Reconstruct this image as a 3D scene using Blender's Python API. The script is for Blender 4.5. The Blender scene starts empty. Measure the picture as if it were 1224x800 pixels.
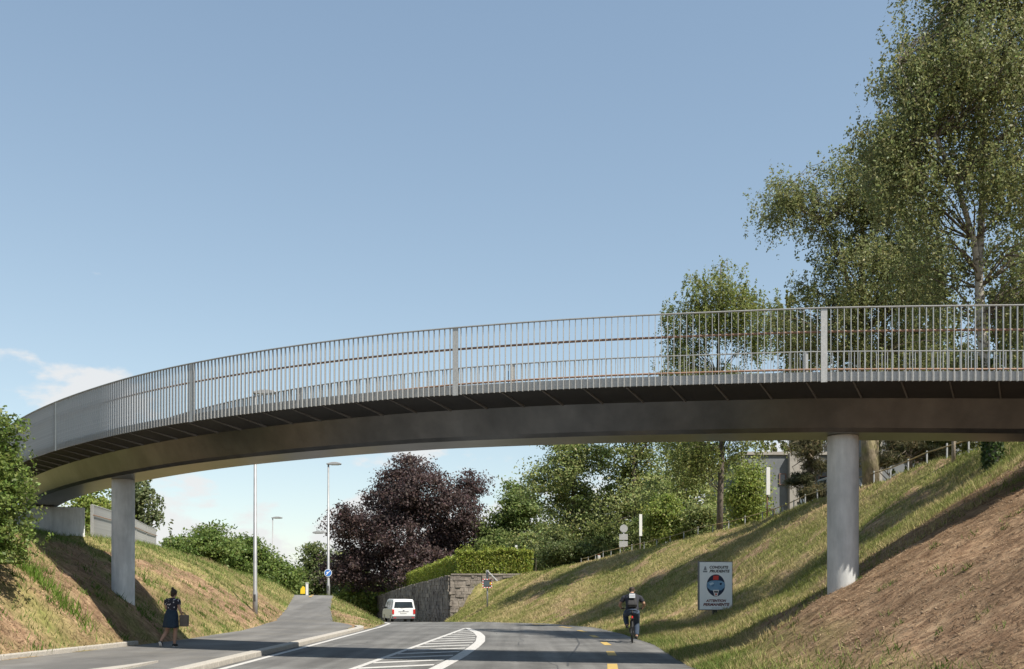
import bpy, math, random
import numpy as np
from mathutils import Vector, Matrix
R = math.radians
rng = np.random.default_rng(7)
random.seed(7)
S = bpy.context.scene
col = S.collection

# ------------------------------------------------------------------ camera, sky, sun, exposure
F = 1190.0; HZ = 708.0; EYE = 1.6
cam = bpy.data.cameras.new('camera'); camo = bpy.data.objects.new('camera', cam); col.objects.link(camo)
camo.location = (0, 0, EYE); camo.rotation_euler = (R(90), 0, 0)
cam.sensor_width = 36.0; cam.lens = 36.0 * F / 1224.0; cam.shift_y = (HZ - 400.0) / 1224.0
cam.clip_start = 0.1; cam.clip_end = 4000
S.camera = camo
SUN_AZ = (0.731, -0.682); SUN_EL = 52.5          # horizontal direction towards the sun, elevation
w = bpy.data.worlds.new('World'); S.world = w; w.use_nodes = True
nt = w.node_tree; nt.nodes.clear()
def N(t, kind, **kw):
    n = t.nodes.new(kind)
    for k, v in kw.items(): setattr(n, k, v)
    return n
wo = N(nt, 'ShaderNodeOutputWorld'); bg = N(nt, 'ShaderNodeBackground'); sky = N(nt, 'ShaderNodeTexSky')
sky.sky_type = 'NISHITA'; sky.sun_disc = False; sky.sun_elevation = R(SUN_EL)
sky.sun_rotation = math.atan2(SUN_AZ[0], SUN_AZ[1]); sky.altitude = 300
sky.air_density = 1.0; sky.dust_density = 0.5; sky.ozone_density = 1.0
bg.inputs[1].default_value = 0.108
tc = N(nt, 'ShaderNodeTexCoord'); sep = N(nt, 'ShaderNodeSeparateXYZ'); nt.links.new(tc.outputs['Generated'], sep.inputs[0])
mp = N(nt, 'ShaderNodeMapping'); mp.inputs['Scale'].default_value = (1, 1, 2.2); CL = (5.44, 5.63, 0.12); mp.inputs['Rotation'].default_value = (0, 0, -.05); mp.inputs['Location'].default_value = CL
nt.links.new(tc.outputs['Generated'], mp.inputs[0])
no = N(nt, 'ShaderNodeTexNoise'); no.inputs['Scale'].default_value = 6.5; no.inputs['Detail'].default_value = 9; no.inputs['Roughness'].default_value = 0.55
nt.links.new(mp.outputs[0], no.inputs['Vector'])
el = N(nt, 'ShaderNodeMapRange'); el.inputs[1].default_value = 0.0; el.inputs[2].default_value = 0.30
el.inputs[3].default_value = 0.11; el.inputs[4].default_value = -0.30
nt.links.new(sep.outputs[2], el.inputs[0])
ad = N(nt, 'ShaderNodeMath', operation='ADD'); nt.links.new(no.outputs[0], ad.inputs[0]); nt.links.new(el.outputs[0], ad.inputs[1])
cr = N(nt, 'ShaderNodeMapRange'); cr.interpolation_type = 'SMOOTHSTEP'
cr.inputs[1].default_value = 0.455; cr.inputs[2].default_value = 0.525; cr.inputs[3].default_value = 0; cr.inputs[4].default_value = 0.85
nt.links.new(ad.outputs[0], cr.inputs[0])
mx = N(nt, 'ShaderNodeMix', data_type='RGBA'); nt.links.new(cr.outputs[0], mx.inputs[0])
hs = N(nt, 'ShaderNodeHueSaturation'); hs.inputs['Saturation'].default_value = 0.84
tn = N(nt, 'ShaderNodeMix', data_type='RGBA', blend_type='MULTIPLY'); tn.inputs[0].default_value = 1.0; tn.inputs[7].default_value = (1.06, 1.11, 1.03, 1)
nt.links.new(sky.outputs[0], hs.inputs['Color']); nt.links.new(hs.outputs[0], tn.inputs[6]); sr = N(nt, 'ShaderNodeSeparateColor'); cc = N(nt, 'ShaderNodeCombineColor'); nt.links.new(tn.outputs[2], sr.inputs[0])
for i, (gm_, ml) in enumerate(((0.80, 1.079), (0.72, 1.235), (0.62, 1.53))):
    pw = N(nt, 'ShaderNodeMath', operation='POWER'); pw.inputs[1].default_value = gm_; mu = N(nt, 'ShaderNodeMath', operation='MULTIPLY'); mu.inputs[1].default_value = ml
    nt.links.new(sr.outputs[i], pw.inputs[0]); nt.links.new(pw.outputs[0], mu.inputs[0]); nt.links.new(mu.outputs[0], cc.inputs[i])
nt.links.new(cc.outputs[0], mx.inputs[6])
mx.inputs[7].default_value = (4.7, 4.7, 4.7, 1)
nt.links.new(mx.outputs[2], bg.inputs[0]); nt.links.new(bg.outputs[0], wo.inputs[0])
sl = bpy.data.lights.new('sun', 'SUN'); slo = bpy.data.objects.new('sun', sl); col.objects.link(slo)
sl.energy = 4.8; sl.angle = R(0.53); sl.color = (1.0, 0.93, 0.82)
sd = Vector((SUN_AZ[0], SUN_AZ[1], 0)).normalized() * math.cos(R(SUN_EL)) + Vector((0, 0, math.sin(R(SUN_EL))))
slo.rotation_euler = sd.to_track_quat('Z', 'Y').to_euler(); slo.location = (30, -30, 60)
vs = S.view_settings; vs.view_transform = 'Standard'; vs.look = 'None'; vs.gamma = 1; vs.use_curve_mapping = False
vs.exposure = 0.75
S.render.engine = 'CYCLES'

# ------------------------------------------------------------------ materials
MATS = {}
def mat(name, c1, c2=None, scale=6.0, rough=0.8, metal=0.0, bump=0.0, bscale=None, spec=0.4, detail=6, lo=0.35, hi=0.65, mapscale=None, c3=None, s3=0.6):
    if name in MATS: return MATS[name]
    m = bpy.data.materials.new(name); m.use_nodes = True; t = m.node_tree; p = t.nodes['Principled BSDF']
    p.inputs['Roughness'].default_value = rough; p.inputs['Metallic'].default_value = metal; p.inputs['Specular IOR Level'].default_value = spec
    if c2 is None: p.inputs['Base Color'].default_value = (*c1, 1)
    g = N(t, 'ShaderNodeTexCoord'); vec = g.outputs['Object']
    if mapscale:
        q = N(t, 'ShaderNodeMapping'); q.inputs['Scale'].default_value = mapscale; t.links.new(vec, q.inputs[0]); vec = q.outputs[0]
    if c2 is not None:
        n = N(t, 'ShaderNodeTexNoise'); n.inputs['Scale'].default_value = scale; n.inputs['Detail'].default_value = detail; n.inputs['Roughness'].default_value = 0.65
        t.links.new(vec, n.inputs['Vector'])
        r = N(t, 'ShaderNodeValToRGB'); r.color_ramp.elements[0].position = lo; r.color_ramp.elements[1].position = hi
        r.color_ramp.elements[0].color = (*c1, 1); r.color_ramp.elements[1].color = (*c2, 1)
        t.links.new(n.outputs[0], r.inputs[0]); out = r.outputs[0]
        if c3 is not None:
            n3 = N(t, 'ShaderNodeTexNoise'); n3.inputs['Scale'].default_value = s3; n3.inputs['Detail'].default_value = 4
            t.links.new(g.outputs['Object'], n3.inputs['Vector'])
            k3 = N(t, 'ShaderNodeMapRange'); k3.inputs[1].default_value = 0.45; k3.inputs[2].default_value = 0.7; t.links.new(n3.outputs[0], k3.inputs[0])
            x3 = N(t, 'ShaderNodeMix', data_type='RGBA'); t.links.new(k3.outputs[0], x3.inputs[0]); t.links.new(out, x3.inputs[6]); x3.inputs[7].default_value = (*c3, 1)
            out = x3.outputs[2]
        t.links.new(out, p.inputs['Base Color'])
    if bump > 0:
        b = N(t, 'ShaderNodeTexNoise'); b.inputs['Scale'].default_value = bscale or scale * 4; b.inputs['Detail'].default_value = 5
        t.links.new(vec, b.inputs['Vector'])
        bb = N(t, 'ShaderNodeBump'); bb.inputs['Strength'].default_value = bump; bb.inputs['Distance'].default_value = 0.03
        t.links.new(b.outputs[0], bb.inputs['Height']); t.links.new(bb.outputs[0], p.inputs['Normal'])
    MATS[name] = m
    return m
def leaf_mat(name, rough=0.5, trans=0.48, spec=0.35):
    m = bpy.data.materials.new(name); m.use_nodes = True; t = m.node_tree; p = t.nodes['Principled BSDF']; o = t.nodes['Material Output']
    a = N(t, 'ShaderNodeAttribute', attribute_name='col')
    p.inputs['Roughness'].default_value = rough; p.inputs['Specular IOR Level'].default_value = spec
    t.links.new(a.outputs['Color'], p.inputs['Base Color'])
    tr = N(t, 'ShaderNodeBsdfTranslucent'); t.links.new(a.outputs['Color'], tr.inputs[0])
    x = N(t, 'ShaderNodeMixShader'); x.inputs[0].default_value = trans
    t.links.new(p.outputs[0], x.inputs[1]); t.links.new(tr.outputs[0], x.inputs[2]); t.links.new(x.outputs[0], o.inputs[0])
    MATS[name] = m
    return m
LEAF = leaf_mat('leaf'); BLADE = leaf_mat('grass_blade', 0.7, 0.25, 0.15)
asphalt = mat('asphalt', (0.115, 0.114, 0.110), (0.15, 0.147, 0.14), 55, 0.9, bump=0.25, bscale=220, c3=(0.122, 0.119, 0.114), s3=0.35, spec=0.3)
asphalt2 = mat('path_asphalt', (0.125, 0.122, 0.117), (0.16, 0.155, 0.148), 40, 0.9, bump=0.25, bscale=200, c3=(0.15, 0.143, 0.13), s3=0.5, spec=0.3)
white_paint = mat('white_paint', (0.22, 0.217, 0.207), (0.47, 0.46, 0.44), 9, 0.8, lo=0.25, hi=0.5)
yellow_paint = mat('yellow_paint', (0.38, 0.26, 0.08), (0.47, 0.33, 0.10), 14, 0.7)
granite = mat('granite', (0.30, 0.28, 0.25), (0.44, 0.41, 0.36), 30, 0.85, bump=0.3)
concrete = mat('concrete', (0.46, 0.475, 0.475), (0.64, 0.65, 0.645), 4.5, 0.85, mapscale=(1, 1, .22), bump=0.15, bscale=60, detail=10, c3=(0.48, 0.49, 0.49), s3=1.5)
galv = mat('galvanised', (0.33, 0.335, 0.33), (0.43, 0.43, 0.42), 25, 0.5, 0.35, bump=0.05)
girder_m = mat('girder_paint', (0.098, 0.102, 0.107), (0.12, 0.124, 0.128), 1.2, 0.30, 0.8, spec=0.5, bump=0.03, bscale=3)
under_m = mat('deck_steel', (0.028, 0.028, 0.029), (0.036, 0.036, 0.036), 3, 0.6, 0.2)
rib_m = mat('rib_steel', (0.13, 0.125, 0.12), (0.16, 0.155, 0.15), 5, 0.5, 0.3)
wood = mat('handrail_wood', (0.20, 0.115, 0.075), (0.28, 0.17, 0.11), 9, 0.55)
pole_m = mat('pole_grey', (0.26, 0.265, 0.27), (0.33, 0.335, 0.34), 3, 0.5, 0.4)
dark = mat('dark_metal', (0.05, 0.05, 0.052), (0.07, 0.07, 0.07), 8, 0.5, 0.3)
black = mat('black_rubber', (0.02, 0.02, 0.021), (0.03, 0.03, 0.03), 20, 0.8)
stone_m = mat('wall_stone', (0.15, 0.13, 0.112), (0.32, 0.28, 0.24), 1.3, 0.9, bump=0.7, bscale=9, c3=(0.13, 0.11, 0.098), s3=0.5, detail=8)
bark = mat('bark', (0.075, 0.062, 0.05), (0.15, 0.125, 0.10), 9, 0.95, bump=0.9, bscale=14, mapscale=(1, 1, 0.3))
bark_moss = mat('mossy_bark', (0.10, 0.085, 0.055), (0.27, 0.22, 0.15), 7, 0.95, bump=1.0, bscale=12, mapscale=(1, 1, 0.45), c3=(0.17, 0.16, 0.06), s3=2)
birch_bark = mat('birch_bark', (0.07, 0.06, 0.05), (0.34, 0.32, 0.29), 5, 0.9, bump=0.4, bscale=14, mapscale=(1, 1, 1.6), lo=0.38, hi=0.5)

def wear(m, amount, ms, scale=1.0):
    t = m.node_tree; p = t.nodes['Principled BSDF']; src = p.inputs['Base Color'].links[0].from_socket; g = N(t, 'ShaderNodeTexCoord'); out = src
    for (msc, sc_, lo, hi, am) in ((ms, scale, .38, .66, amount), ((1, 1, 1), .55, .42, .6, amount * .7), ((1, 1, 1), 3.5, .35, .7, amount * .5)):
        q = N(t, 'ShaderNodeMapping'); q.inputs['Scale'].default_value = msc; t.links.new(g.outputs['Object'], q.inputs[0]); n = N(t, 'ShaderNodeTexNoise'); n.inputs['Scale'].default_value = sc_; n.inputs['Detail'].default_value = 6; t.links.new(q.outputs[0], n.inputs['Vector'])
        k = N(t, 'ShaderNodeMapRange'); k.inputs[1].default_value = lo; k.inputs[2].default_value = hi; k.inputs[3].default_value = 1 - am; k.inputs[4].default_value = 1 + am; t.links.new(n.outputs[0], k.inputs[0])
        x = N(t, 'ShaderNodeMix', data_type='RGBA', blend_type='MULTIPLY'); x.inputs[0].default_value = 1; cb_ = N(t, 'ShaderNodeCombineColor')
        for j in range(3): t.links.new(k.outputs[0], cb_.inputs[j])
        t.links.new(out, x.inputs[6]); t.links.new(cb_.outputs[0], x.inputs[7]); out = x.outputs[2]
    t.links.new(out, p.inputs['Base Color'])
wear(asphalt, .19, (1.6, .05, 1), 1.3); wear(asphalt2, .15, (1.2, .12, 1), 1.0); wear(concrete, .10, (3.5, 3.5, .25), 1.0); wear(girder_m, .12, (1, 1, .4), 1.5)
# ------------------------------------------------------------------ helpers
def tag(o, label=None, cat=None, group=None, kind=None):
    if label: o['label'] = label
    if cat: o['category'] = cat
    if group: o['group'] = group
    if kind: o['kind'] = kind
    return o
def empty(name, loc=(0, 0, 0), rz=0.0):
    o = bpy.data.objects.new(name, None); col.objects.link(o); o.location = loc; o.rotation_euler = (0, 0, rz); o.empty_display_size = 0.2
    return o
class MB:
    def __init__(s): s.v = []; s.f = []; s.mi = []; s.cur = 0
    def add(s, vs, fs):
        b = len(s.v); s.v += [tuple(p) for p in vs]
        for f in fs: s.f.append(tuple(i + b for i in f)); s.mi.append(s.cur)
    def box(s, c, d, rot=None, taper=1.0):
        hx, hy, hz = d[0] / 2, d[1] / 2, d[2] / 2
        vs = [Vector((x * hx * (taper if z > 0 else 1), y * hy * (taper if z > 0 else 1), z * hz)) for z in (-1, 1) for y in (-1, 1) for x in (-1, 1)]
        if rot is not None: vs = [rot @ v for v in vs]
        c = Vector(c); s.add([v + c for v in vs], [(0, 2, 3, 1), (4, 5, 7, 6), (0, 1, 5, 4), (2, 6, 7, 3), (0, 4, 6, 2), (1, 3, 7, 5)])
    def tube(s, pts, rad, n=8, cap=True, flat=1.0):
        pts = [Vector(p) for p in pts]; rad = list(rad) if hasattr(rad, '__len__') else [rad] * len(pts)
        rings = []; up = None
        for i, p in enumerate(pts):
            a = pts[min(i + 1, len(pts) - 1)] - pts[max(i - 1, 0)]
            a = a.normalized() if a.length > 1e-9 else Vector((0, 0, 1))
            if up is None: up = Vector((0, 1, 0)) if abs(a.y) < 0.9 else Vector((1, 0, 0))
            u = a.cross(up).normalized(); v = u.cross(a).normalized(); up = v
            rings.append([p + (u * math.cos(t) + v * math.sin(t) * flat) * rad[i] for t in [2 * math.pi * k / n for k in range(n)]])
        vs = [q for r in rings for q in r]; fs = []
        for i in range(len(pts) - 1):
            for k in range(n):
                fs.append((i * n + k, i * n + (k + 1) % n, (i + 1) * n + (k + 1) % n, (i + 1) * n + k))
        if cap: fs.append(tuple(range(n))[::-1]); fs.append(tuple((len(pts) - 1) * n + k for k in range(n)))
        s.add(vs, fs)
    def ell(s, c, r, n=10, m=7, rot=None):
        vs = []; fs = []; c = Vector(c)
        for i in range(m + 1):
            ph = -math.pi / 2 + math.pi * i / m
            for k in range(n):
                th = 2 * math.pi * k / n
                v = Vector((r[0] * math.cos(ph) * math.cos(th), r[1] * math.cos(ph) * math.sin(th), r[2] * math.sin(ph)))
                vs.append(c + (rot @ v if rot is not None else v))
        for i in range(m):
            for k in range(n): fs.append((i * n + k, i * n + (k + 1) % n, (i + 1) * n + (k + 1) % n, (i + 1) * n + k))
        s.add(vs, fs)
    def prism(s, poly, axis, a, b):            # poly in the two other axes, extruded a..b
        def P(q, t):
            return {'x': (t, q[0], q[1]), 'y': (q[0], t, q[1]), 'z': (q[0], q[1], t)}[axis]
        n = len(poly); vs = [P(q, a) for q in poly] + [P(q, b) for q in poly]
        s.add(vs, [tuple(range(n)), tuple(range(2 * n - 1, n - 1, -1))] + [(i, (i + 1) % n, n + (i + 1) % n, n + i) for i in range(n)])
    def ring(s, c, r, rt, axis='x', n=24, m=6):
        vs = []; fs = []; c = Vector(c)
        for i in range(n):
            t = 2 * math.pi * i / n
            e = Vector((0, math.cos(t), math.sin(t))) if axis == 'x' else Vector((math.cos(t), math.sin(t), 0))
            ax = Vector((1, 0, 0)) if axis == 'x' else Vector((0, 0, 1))
            for k in range(m):
                q = 2 * math.pi * k / m; vs.append(c + e * (r + rt * math.cos(q)) + ax * rt * math.sin(q))
        for i in range(n):
            for k in range(m): fs.append((i * m + k, i * m + (k + 1) % m, ((i + 1) % n) * m + (k + 1) % m, ((i + 1) % n) * m + k))
        s.add(vs, fs)
    def mesh(s, name, mats, smooth=False, fix=True):
        me = bpy.data.meshes.new(name); me.from_pydata(s.v, [], s.f); me.update()
        for m in (mats if isinstance(mats, (list, tuple)) else [mats]): me.materials.append(m)
        if any(s.mi): me.polygons.foreach_set('material_index', s.mi)
        if smooth: me.polygons.foreach_set('use_smooth', [True] * len(me.polygons))
        if fix:
            import bmesh
            bm = bmesh.new(); bm.from_mesh(me); bmesh.ops.recalc_face_normals(bm, faces=bm.faces); bm.to_mesh(me); bm.free()
        return me
    def build(s, name, mats, parent=None, smooth=False, loc=None, rz=0, bevel=0, remesh=0, fix=True):
        o = bpy.data.objects.new(name, s.mesh(name, mats, smooth, fix)); col.objects.link(o)
        if parent: o.parent = parent
        if loc: o.location = loc
        if rz: o.rotation_euler = (0, 0, rz)
        if remesh:
            r = o.modifiers.new('r', 'REMESH'); r.mode = 'VOXEL'; r.voxel_size = remesh; r.use_smooth_shade = True
            q = o.modifiers.new('s', 'SMOOTH'); q.iterations = 4; q.factor = 0.5
        if bevel:
            b = o.modifiers.new('b', 'BEVEL'); b.width = bevel; b.segments = 2; b.limit_method = 'ANGLE'; b.angle_limit = R(40)
        return o
def inst(src, name, parent, loc=None, rz=0):
    o = bpy.data.objects.new(name, src); col.objects.link(o); o.parent = parent
    if loc is not None: o.location = loc
    o.rotation_euler = (0, 0, rz)
    return o
def npmesh(name, V, Fq, mats, parent=None, cols=None, smooth=False, k=4, attrs=None):
    me = bpy.data.meshes.new(name); V = np.ascontiguousarray(V, dtype=np.float32); Fq = np.ascontiguousarray(Fq, dtype=np.int32)
    me.vertices.add(len(V)); me.vertices.foreach_set('co', V.ravel())
    me.loops.add(Fq.size); me.loops.foreach_set('vertex_index', Fq.ravel())
    me.polygons.add(len(Fq)); me.polygons.foreach_set('loop_start', np.arange(len(Fq), dtype=np.int32) * k)
    if smooth: me.polygons.foreach_set('use_smooth', np.ones(len(Fq), dtype=bool))
    if cols is not None:
        a = me.attributes.new('col', 'FLOAT_COLOR', 'POINT'); a.data.foreach_set('color', np.ascontiguousarray(cols, dtype=np.float32).ravel())
    for nm, arr in (attrs or {}).items():
        a = me.attributes.new(nm, 'FLOAT', 'POINT'); a.data.foreach_set('value', np.ascontiguousarray(arr, dtype=np.float32).ravel())
    me.update(); me.validate()
    for m in (mats if isinstance(mats, (list, tuple)) else [mats]): me.materials.append(m)
    o = bpy.data.objects.new(name, me); col.objects.link(o)
    if parent: o.parent = parent
    return o
def px(x, Y): return (x - 612.0) / F * Y                     # sideways metres of an image column at distance Y
def pz(y, Y): return EYE + (HZ - y) / F * Y
def vnoise(x, y, seed=0):                                     # smooth value noise
    x = np.asarray(x, float); y = np.asarray(y, float)
    xi = np.floor(x); yi = np.floor(y); fx = x - xi; fy = y - yi
    fx = fx * fx * (3 - 2 * fx); fy = fy * fy * (3 - 2 * fy)
    def h(a, b):
        q = np.sin(a * 127.1 + b * 311.7 + seed * 74.7) * 43758.5453
        return q - np.floor(q)
    return (h(xi, yi) * (1 - fx) + h(xi + 1, yi) * fx) * (1 - fy) + (h(xi, yi + 1) * (1 - fx) + h(xi + 1, yi + 1) * fx) * fy
def fbm(x, y, seed=0, o=4):
    s = 0; a = 0.5
    for i in range(o): s = s + a * vnoise(x * 2 ** i, y * 2 ** i, seed + i * 3); a /= 2
    return s / (1 - 0.5 ** o)

# ------------------------------------------------------------------ terrain
#  Y      L5          L4          L3          L2          L1         PL           PR          RL          RR         R1          R2          R3          R4          R5
PROF = [
(-40, (-60, 6.5), (-40, 6.0), (-20, 5.0), (-15, 3.2), (-12.6, 1.7), (-11.1, .12), (-6.6, .1), (-6.25, 0), (3.7, 0), (5.0, .5), (7.2, 1.9), (10.5, 3.9), (14, 5.7), (40, 6.5)),
(12, (-60, 6.5), (-40, 6.0), (-20, 5.0), (-15, 3.2), (-12.6, 1.7), (-11.1, .12), (-6.6, .1), (-6.25, 0), (3.7, 0), (5.0, .5), (7.2, 1.9), (10.5, 3.9), (14, 5.7), (40, 6.5)),
(20, (-60, 6.5), (-40, 6.0), (-20, 5.0), (-15, 3.3), (-12.6, 1.75), (-11.1, .12), (-6.6, .1), (-6.25, 0), (3.75, 0), (4.9, .38), (7.2, 1.9), (10.3, 3.75), (14, 5.8), (40, 6.6)),
(23.5, (-60, 6.5), (-40, 6.0), (-20, 4.9), (-15, 3.35), (-12.3, 1.65), (-10.8, .12), (-6.6, .1), (-6.25, 0), (3.9, 0), (5.2, .38), (7.5, 1.8), (10.6, 3.75), (14.2, 5.9), (40, 6.7)),
(26, (-60, 6.5), (-38, 6.0), (-19, 4.7), (-15, 3.4), (-12.1, 1.6), (-10.55, .12), (-6.6, .1), (-6.25, 0), (4.05, 0), (5.7, .36), (8.2, 1.5), (11.2, 3.6), (14.6, 6.0), (40, 6.9)),
(30, (-60, 6.5), (-36, 6.0), (-18.5, 4.4), (-15, 3.4), (-11.9, 1.55), (-10.2, .12), (-6.6, .1), (-6.25, 0), (4.3, 0), (6.3, .36), (8.7, 1.35), (11.6, 3.6), (15.2, 6.3), (40, 7.2)),
(38, (-60, 6.5), (-26, 4.7), (-17.3, 3.8), (-14.5, 2.9), (-12, 1.4), (-10.3, .12), (-6.6, .1), (-6.25, 0), (4.2, 0), (6.6, .5), (9, 1.9), (11.5, 3.9), (14.4, 6.05), (40, 7.2)),
(45, (-60, 6.5), (-22, 4.5), (-17, 3.85), (-14.3, 2.75), (-12.0, 1.2), (-10.65, .3), (-8.1, .25), (-6.2, 0), (3.7, 0), (6, .75), (8.5, 2.3), (11, 4.15), (13.6, 5.65), (40, 6.8)),
(52, (-60, 6), (-21, 4.4), (-16.6, 3.4), (-14.8, 2.5), (-12.7, 1.4), (-11.75, .75), (-9.5, .72), (-6.6, -.05), (1.9, -.08), (4.5, 1.0), (7.5, 2.6), (10.3, 4.2), (12.8, 5.3), (40, 6.2)),
(60, (-60, 6), (-22, 4.4), (-16, 2.7), (-14.1, 2.1), (-13.5, 1.7), (-13.1, 1.42), (-10.8, 1.38), (-8.0, -.2), (-1.5, -.2), (1, .8), (4, 2.2), (7, 3.7), (9.3, 4.4), (40, 5.6)),
(66, (-60, 5), (-23, 4.0), (-18, 2.0), (-15.8, 1.7), (-15.2, 1.5), (-15, 1.42), (-12.7, 1.38), (-9.6, -.4), (-3.4, -.38), (-1.3, .65), (1.2, 2.05), (4.4, 3.4), (6.6, 3.95), (40, 5.2)),
(74.6, (-60, 4), (-25, 3.2), (-20, 1.4), (-18.5, 1.2), (-18.0, 1.1), (-17.8, 1.0), (-15.4, .95), (-12, -.7), (-5.2, -.7), (-3.6, .35), (-1.9, 1.6), (.2, 2.78), (4, 3.35), (40, 4.8)),
(75.2, (-60, 4), (-25, 3.2), (-20, 1.4), (-18.6, 1.2), (-18.1, 1.1), (-17.9, 1.0), (-15.5, .95), (-12.1, -.72), (-5.3, -.72), (-4.25, -.7), (-4.1, 2.7), (1.1, 2.8), (4, 3.3), (40, 4.8)),
(90, (-60, 2), (-30, 1.4), (-25, .9), (-24, .8), (-23.5, .7), (-23.3, .6), (-21, .5), (-17, -1.3), (-10.2, -1.3), (-9.1, -1.3), (-8.9, 2.0), (0, 2.6), (6, 3.0), (40, 4.2)),
(112, (-80, 0), (-40, .6), (-36, .4), (-35, .3), (-34.5, .2), (-34, .2), (-31, 0), (-26, -2.2), (-17.6, -2.2), (-16.3, -2.2), (-16.1, .5), (-6, 1.6), (6, 2.4), (40, 3.6)),
(160, (-120, -2), (-80, -1.5), (-76, -1.5), (-75, -1.5), (-74, -1.6), (-73, -1.6), (-70, -1.6), (-62, -3), (-52, -3), (-50, -2.9), (-45, -2), (-20, 0), (6, 1.2), (60, 2.5)),
(900, (-400, -3), (-90, -3), (-76, -3), (-75, -3), (-74, -3), (-73, -3), (-70, -3), (-62, -3), (-52, -3), (-50, -3), (-45, -3), (-20, -3), (6, -3), (400, -3)),
]
PY = np.array([p[0] for p in PROF], float); PX = np.array([[q[0] for q in p[1:]] for p in PROF], float); PZ = np.array([[q[1] for q in p[1:]] for p in PROF], float)
IPL, IPR, IRL, IRR, IR4, IL3 = 5, 6, 7, 8, 12, 2
def row(Y):
    return np.array([np.interp(Y, PY, PX[:, i]) for i in range(14)]), np.array([np.interp(Y, PY, PZ[:, i]) for i in range(14)])
def edge(i, Y): return float(np.interp(Y, PY, PX[:, i]))
def elev(i, Y): return float(np.interp(Y, PY, PZ[:, i]))
def hraw(X, Y):
    X = np.atleast_1d(np.asarray(X, float)); Y = np.atleast_1d(np.asarray(Y, float))
    BX = np.stack([np.interp(Y, PY, PX[:, i]) for i in range(14)], 1); BZ = np.stack([np.interp(Y, PY, PZ[:, i]) for i in range(14)], 1)
    k = np.clip((X[:, None] >= BX).sum(1) - 1, 0, 12); j = np.arange(len(X))
    x0 = BX[j, k]; x1 = BX[j, k + 1]; z0 = BZ[j, k]; z1 = BZ[j, k + 1]
    t = np.clip((X - x0) / np.maximum(x1 - x0, 1e-6), 0, 1); z = z0 + (z1 - z0) * t
    rl = BX[:, IRL]; rr = BX[:, IRR]; pl = BX[:, IPL]; pr = BX[:, IPR]
    paved = ((X >= rl) & (X <= rr)) | ((X >= pl) & (X <= np.maximum(pr, np.where(Y < 44, rl, pr))))
    d = np.minimum(np.minimum(np.abs(X - rr), np.abs(X - pl)), np.where(Y > 44, np.minimum(np.abs(X - rl), np.abs(X - pr)), 99))
    bank = np.where(paved, 0, np.clip(d / 1.5, 0, 1))
    n = (fbm(X * .35, Y * .35, 3) - .5) * .5 + (fbm(X * 1.6, Y * 1.6, 9) - .5) * .16 + (fbm(X * 5, Y * 5, 19, 2) - .5) * .05
    bank = bank * np.where((Y > 74.4) & (X > -17) & (X < 3), 0, 1)
    return z + n * bank - np.where(paved, 0.07, 0.0), paved
def ground(x, y): return float(hraw(x, y)[0][0])
def brown(X, Y):
    n = fbm(X * .7, Y * .7, 31) - .5; n2 = fbm(X * 2.5, Y * 2.5, 41) - .5
    b = np.clip((24.6 + n * 2.6 + n2 * 1.2 - Y) / .4, 0, 1) * np.clip((X - 5.0 - n * 2.5 + (Y - 20) * -.05) / .9, 0, 1)
    bl = np.clip((X + 15.6 + n * 5 + n2 * 3 + np.clip((Y - 34) * .16, -1, 2.6) * -1) / 1.2, 0, 1) * np.clip((53 + n * 8 - Y) / 3, 0, 1) * (X < -6.3)
    far = np.clip((n * 2.2 + n2 * 1.6 - .16) * 3, 0, .85) * (X > 0)
    return np.clip(b + np.where(X < -6.3, bl * np.clip(.62 + n * 2.2 + n2 * 1.4, 0, 1), 0) + far, 0, 1)
def axis(segs):
    out = []
    for a, b, d in segs: out += list(np.arange(a, b, d))
    return np.array(out)
gx = axis([(-900, -100, 100), (-100, -30, 5), (-30, -20, .8), (-20, 18, .25), (18, 30, .8), (30, 100, 5), (100, 901, 100)])
gy = axis([(-400, -40, 60), (-40, 8, 3), (8, 62, .3), (62, 78, .4), (78, 120, 1.2), (120, 200, 6), (200, 1601, 100)])
GX, GY = np.meshgrid(gx, gy); gz, gp = hraw(GX.ravel(), GY.ravel())
V = np.stack([GX.ravel(), GY.ravel(), gz], 1); nx, ny = len(gx), len(gy)
I = (np.arange(ny - 1)[:, None] * nx + np.arange(nx - 1)[None, :]).ravel()
gm = bpy.data.materials.new('soil_and_turf'); gm.use_nodes = True; t = gm.node_tree; p = t.nodes['Principled BSDF']
p.inputs['Roughness'].default_value = 0.95; p.inputs['Specular IOR Level'].default_value = 0.1
g = N(t, 'ShaderNodeTexCoord'); at = N(t, 'ShaderNodeAttribute', attribute_name='brown')
def ramp(t, vec, scale, cs, detail=8, ms=None):
    n = N(t, 'ShaderNodeTexNoise'); n.inputs['Scale'].default_value = scale; n.inputs['Detail'].default_value = detail; n.inputs['Roughness'].default_value = .7
    if ms:
        q = N(t, 'ShaderNodeMapping'); q.inputs['Scale'].default_value = ms; q.inputs['Rotation'].default_value = (0, 0, .5); t.links.new(vec, q.inputs[0]); vec = q.outputs[0]
    t.links.new(vec, n.inputs['Vector'])
    r = N(t, 'ShaderNodeValToRGB'); e = r.color_ramp.elements
    while len(e) < len(cs): e.new(.5)
    for i, c in enumerate(cs): e[i].position = .3 + .4 * i / (len(cs) - 1); e[i].color = (*c, 1)
    t.links.new(n.outputs[0], r.inputs[0]); return r.outputs[0]
ca = ramp(t, g.outputs['Object'], 1.6, [(.15, .16, .05), (.24, .215, .085), (.37, .295, .15)])
cb = ramp(t, g.outputs['Object'], 2.2, [(.165, .098, .06), (.32, .213, .132), (.43, .31, .198)], ms=(1, 2.2, 1))
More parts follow.
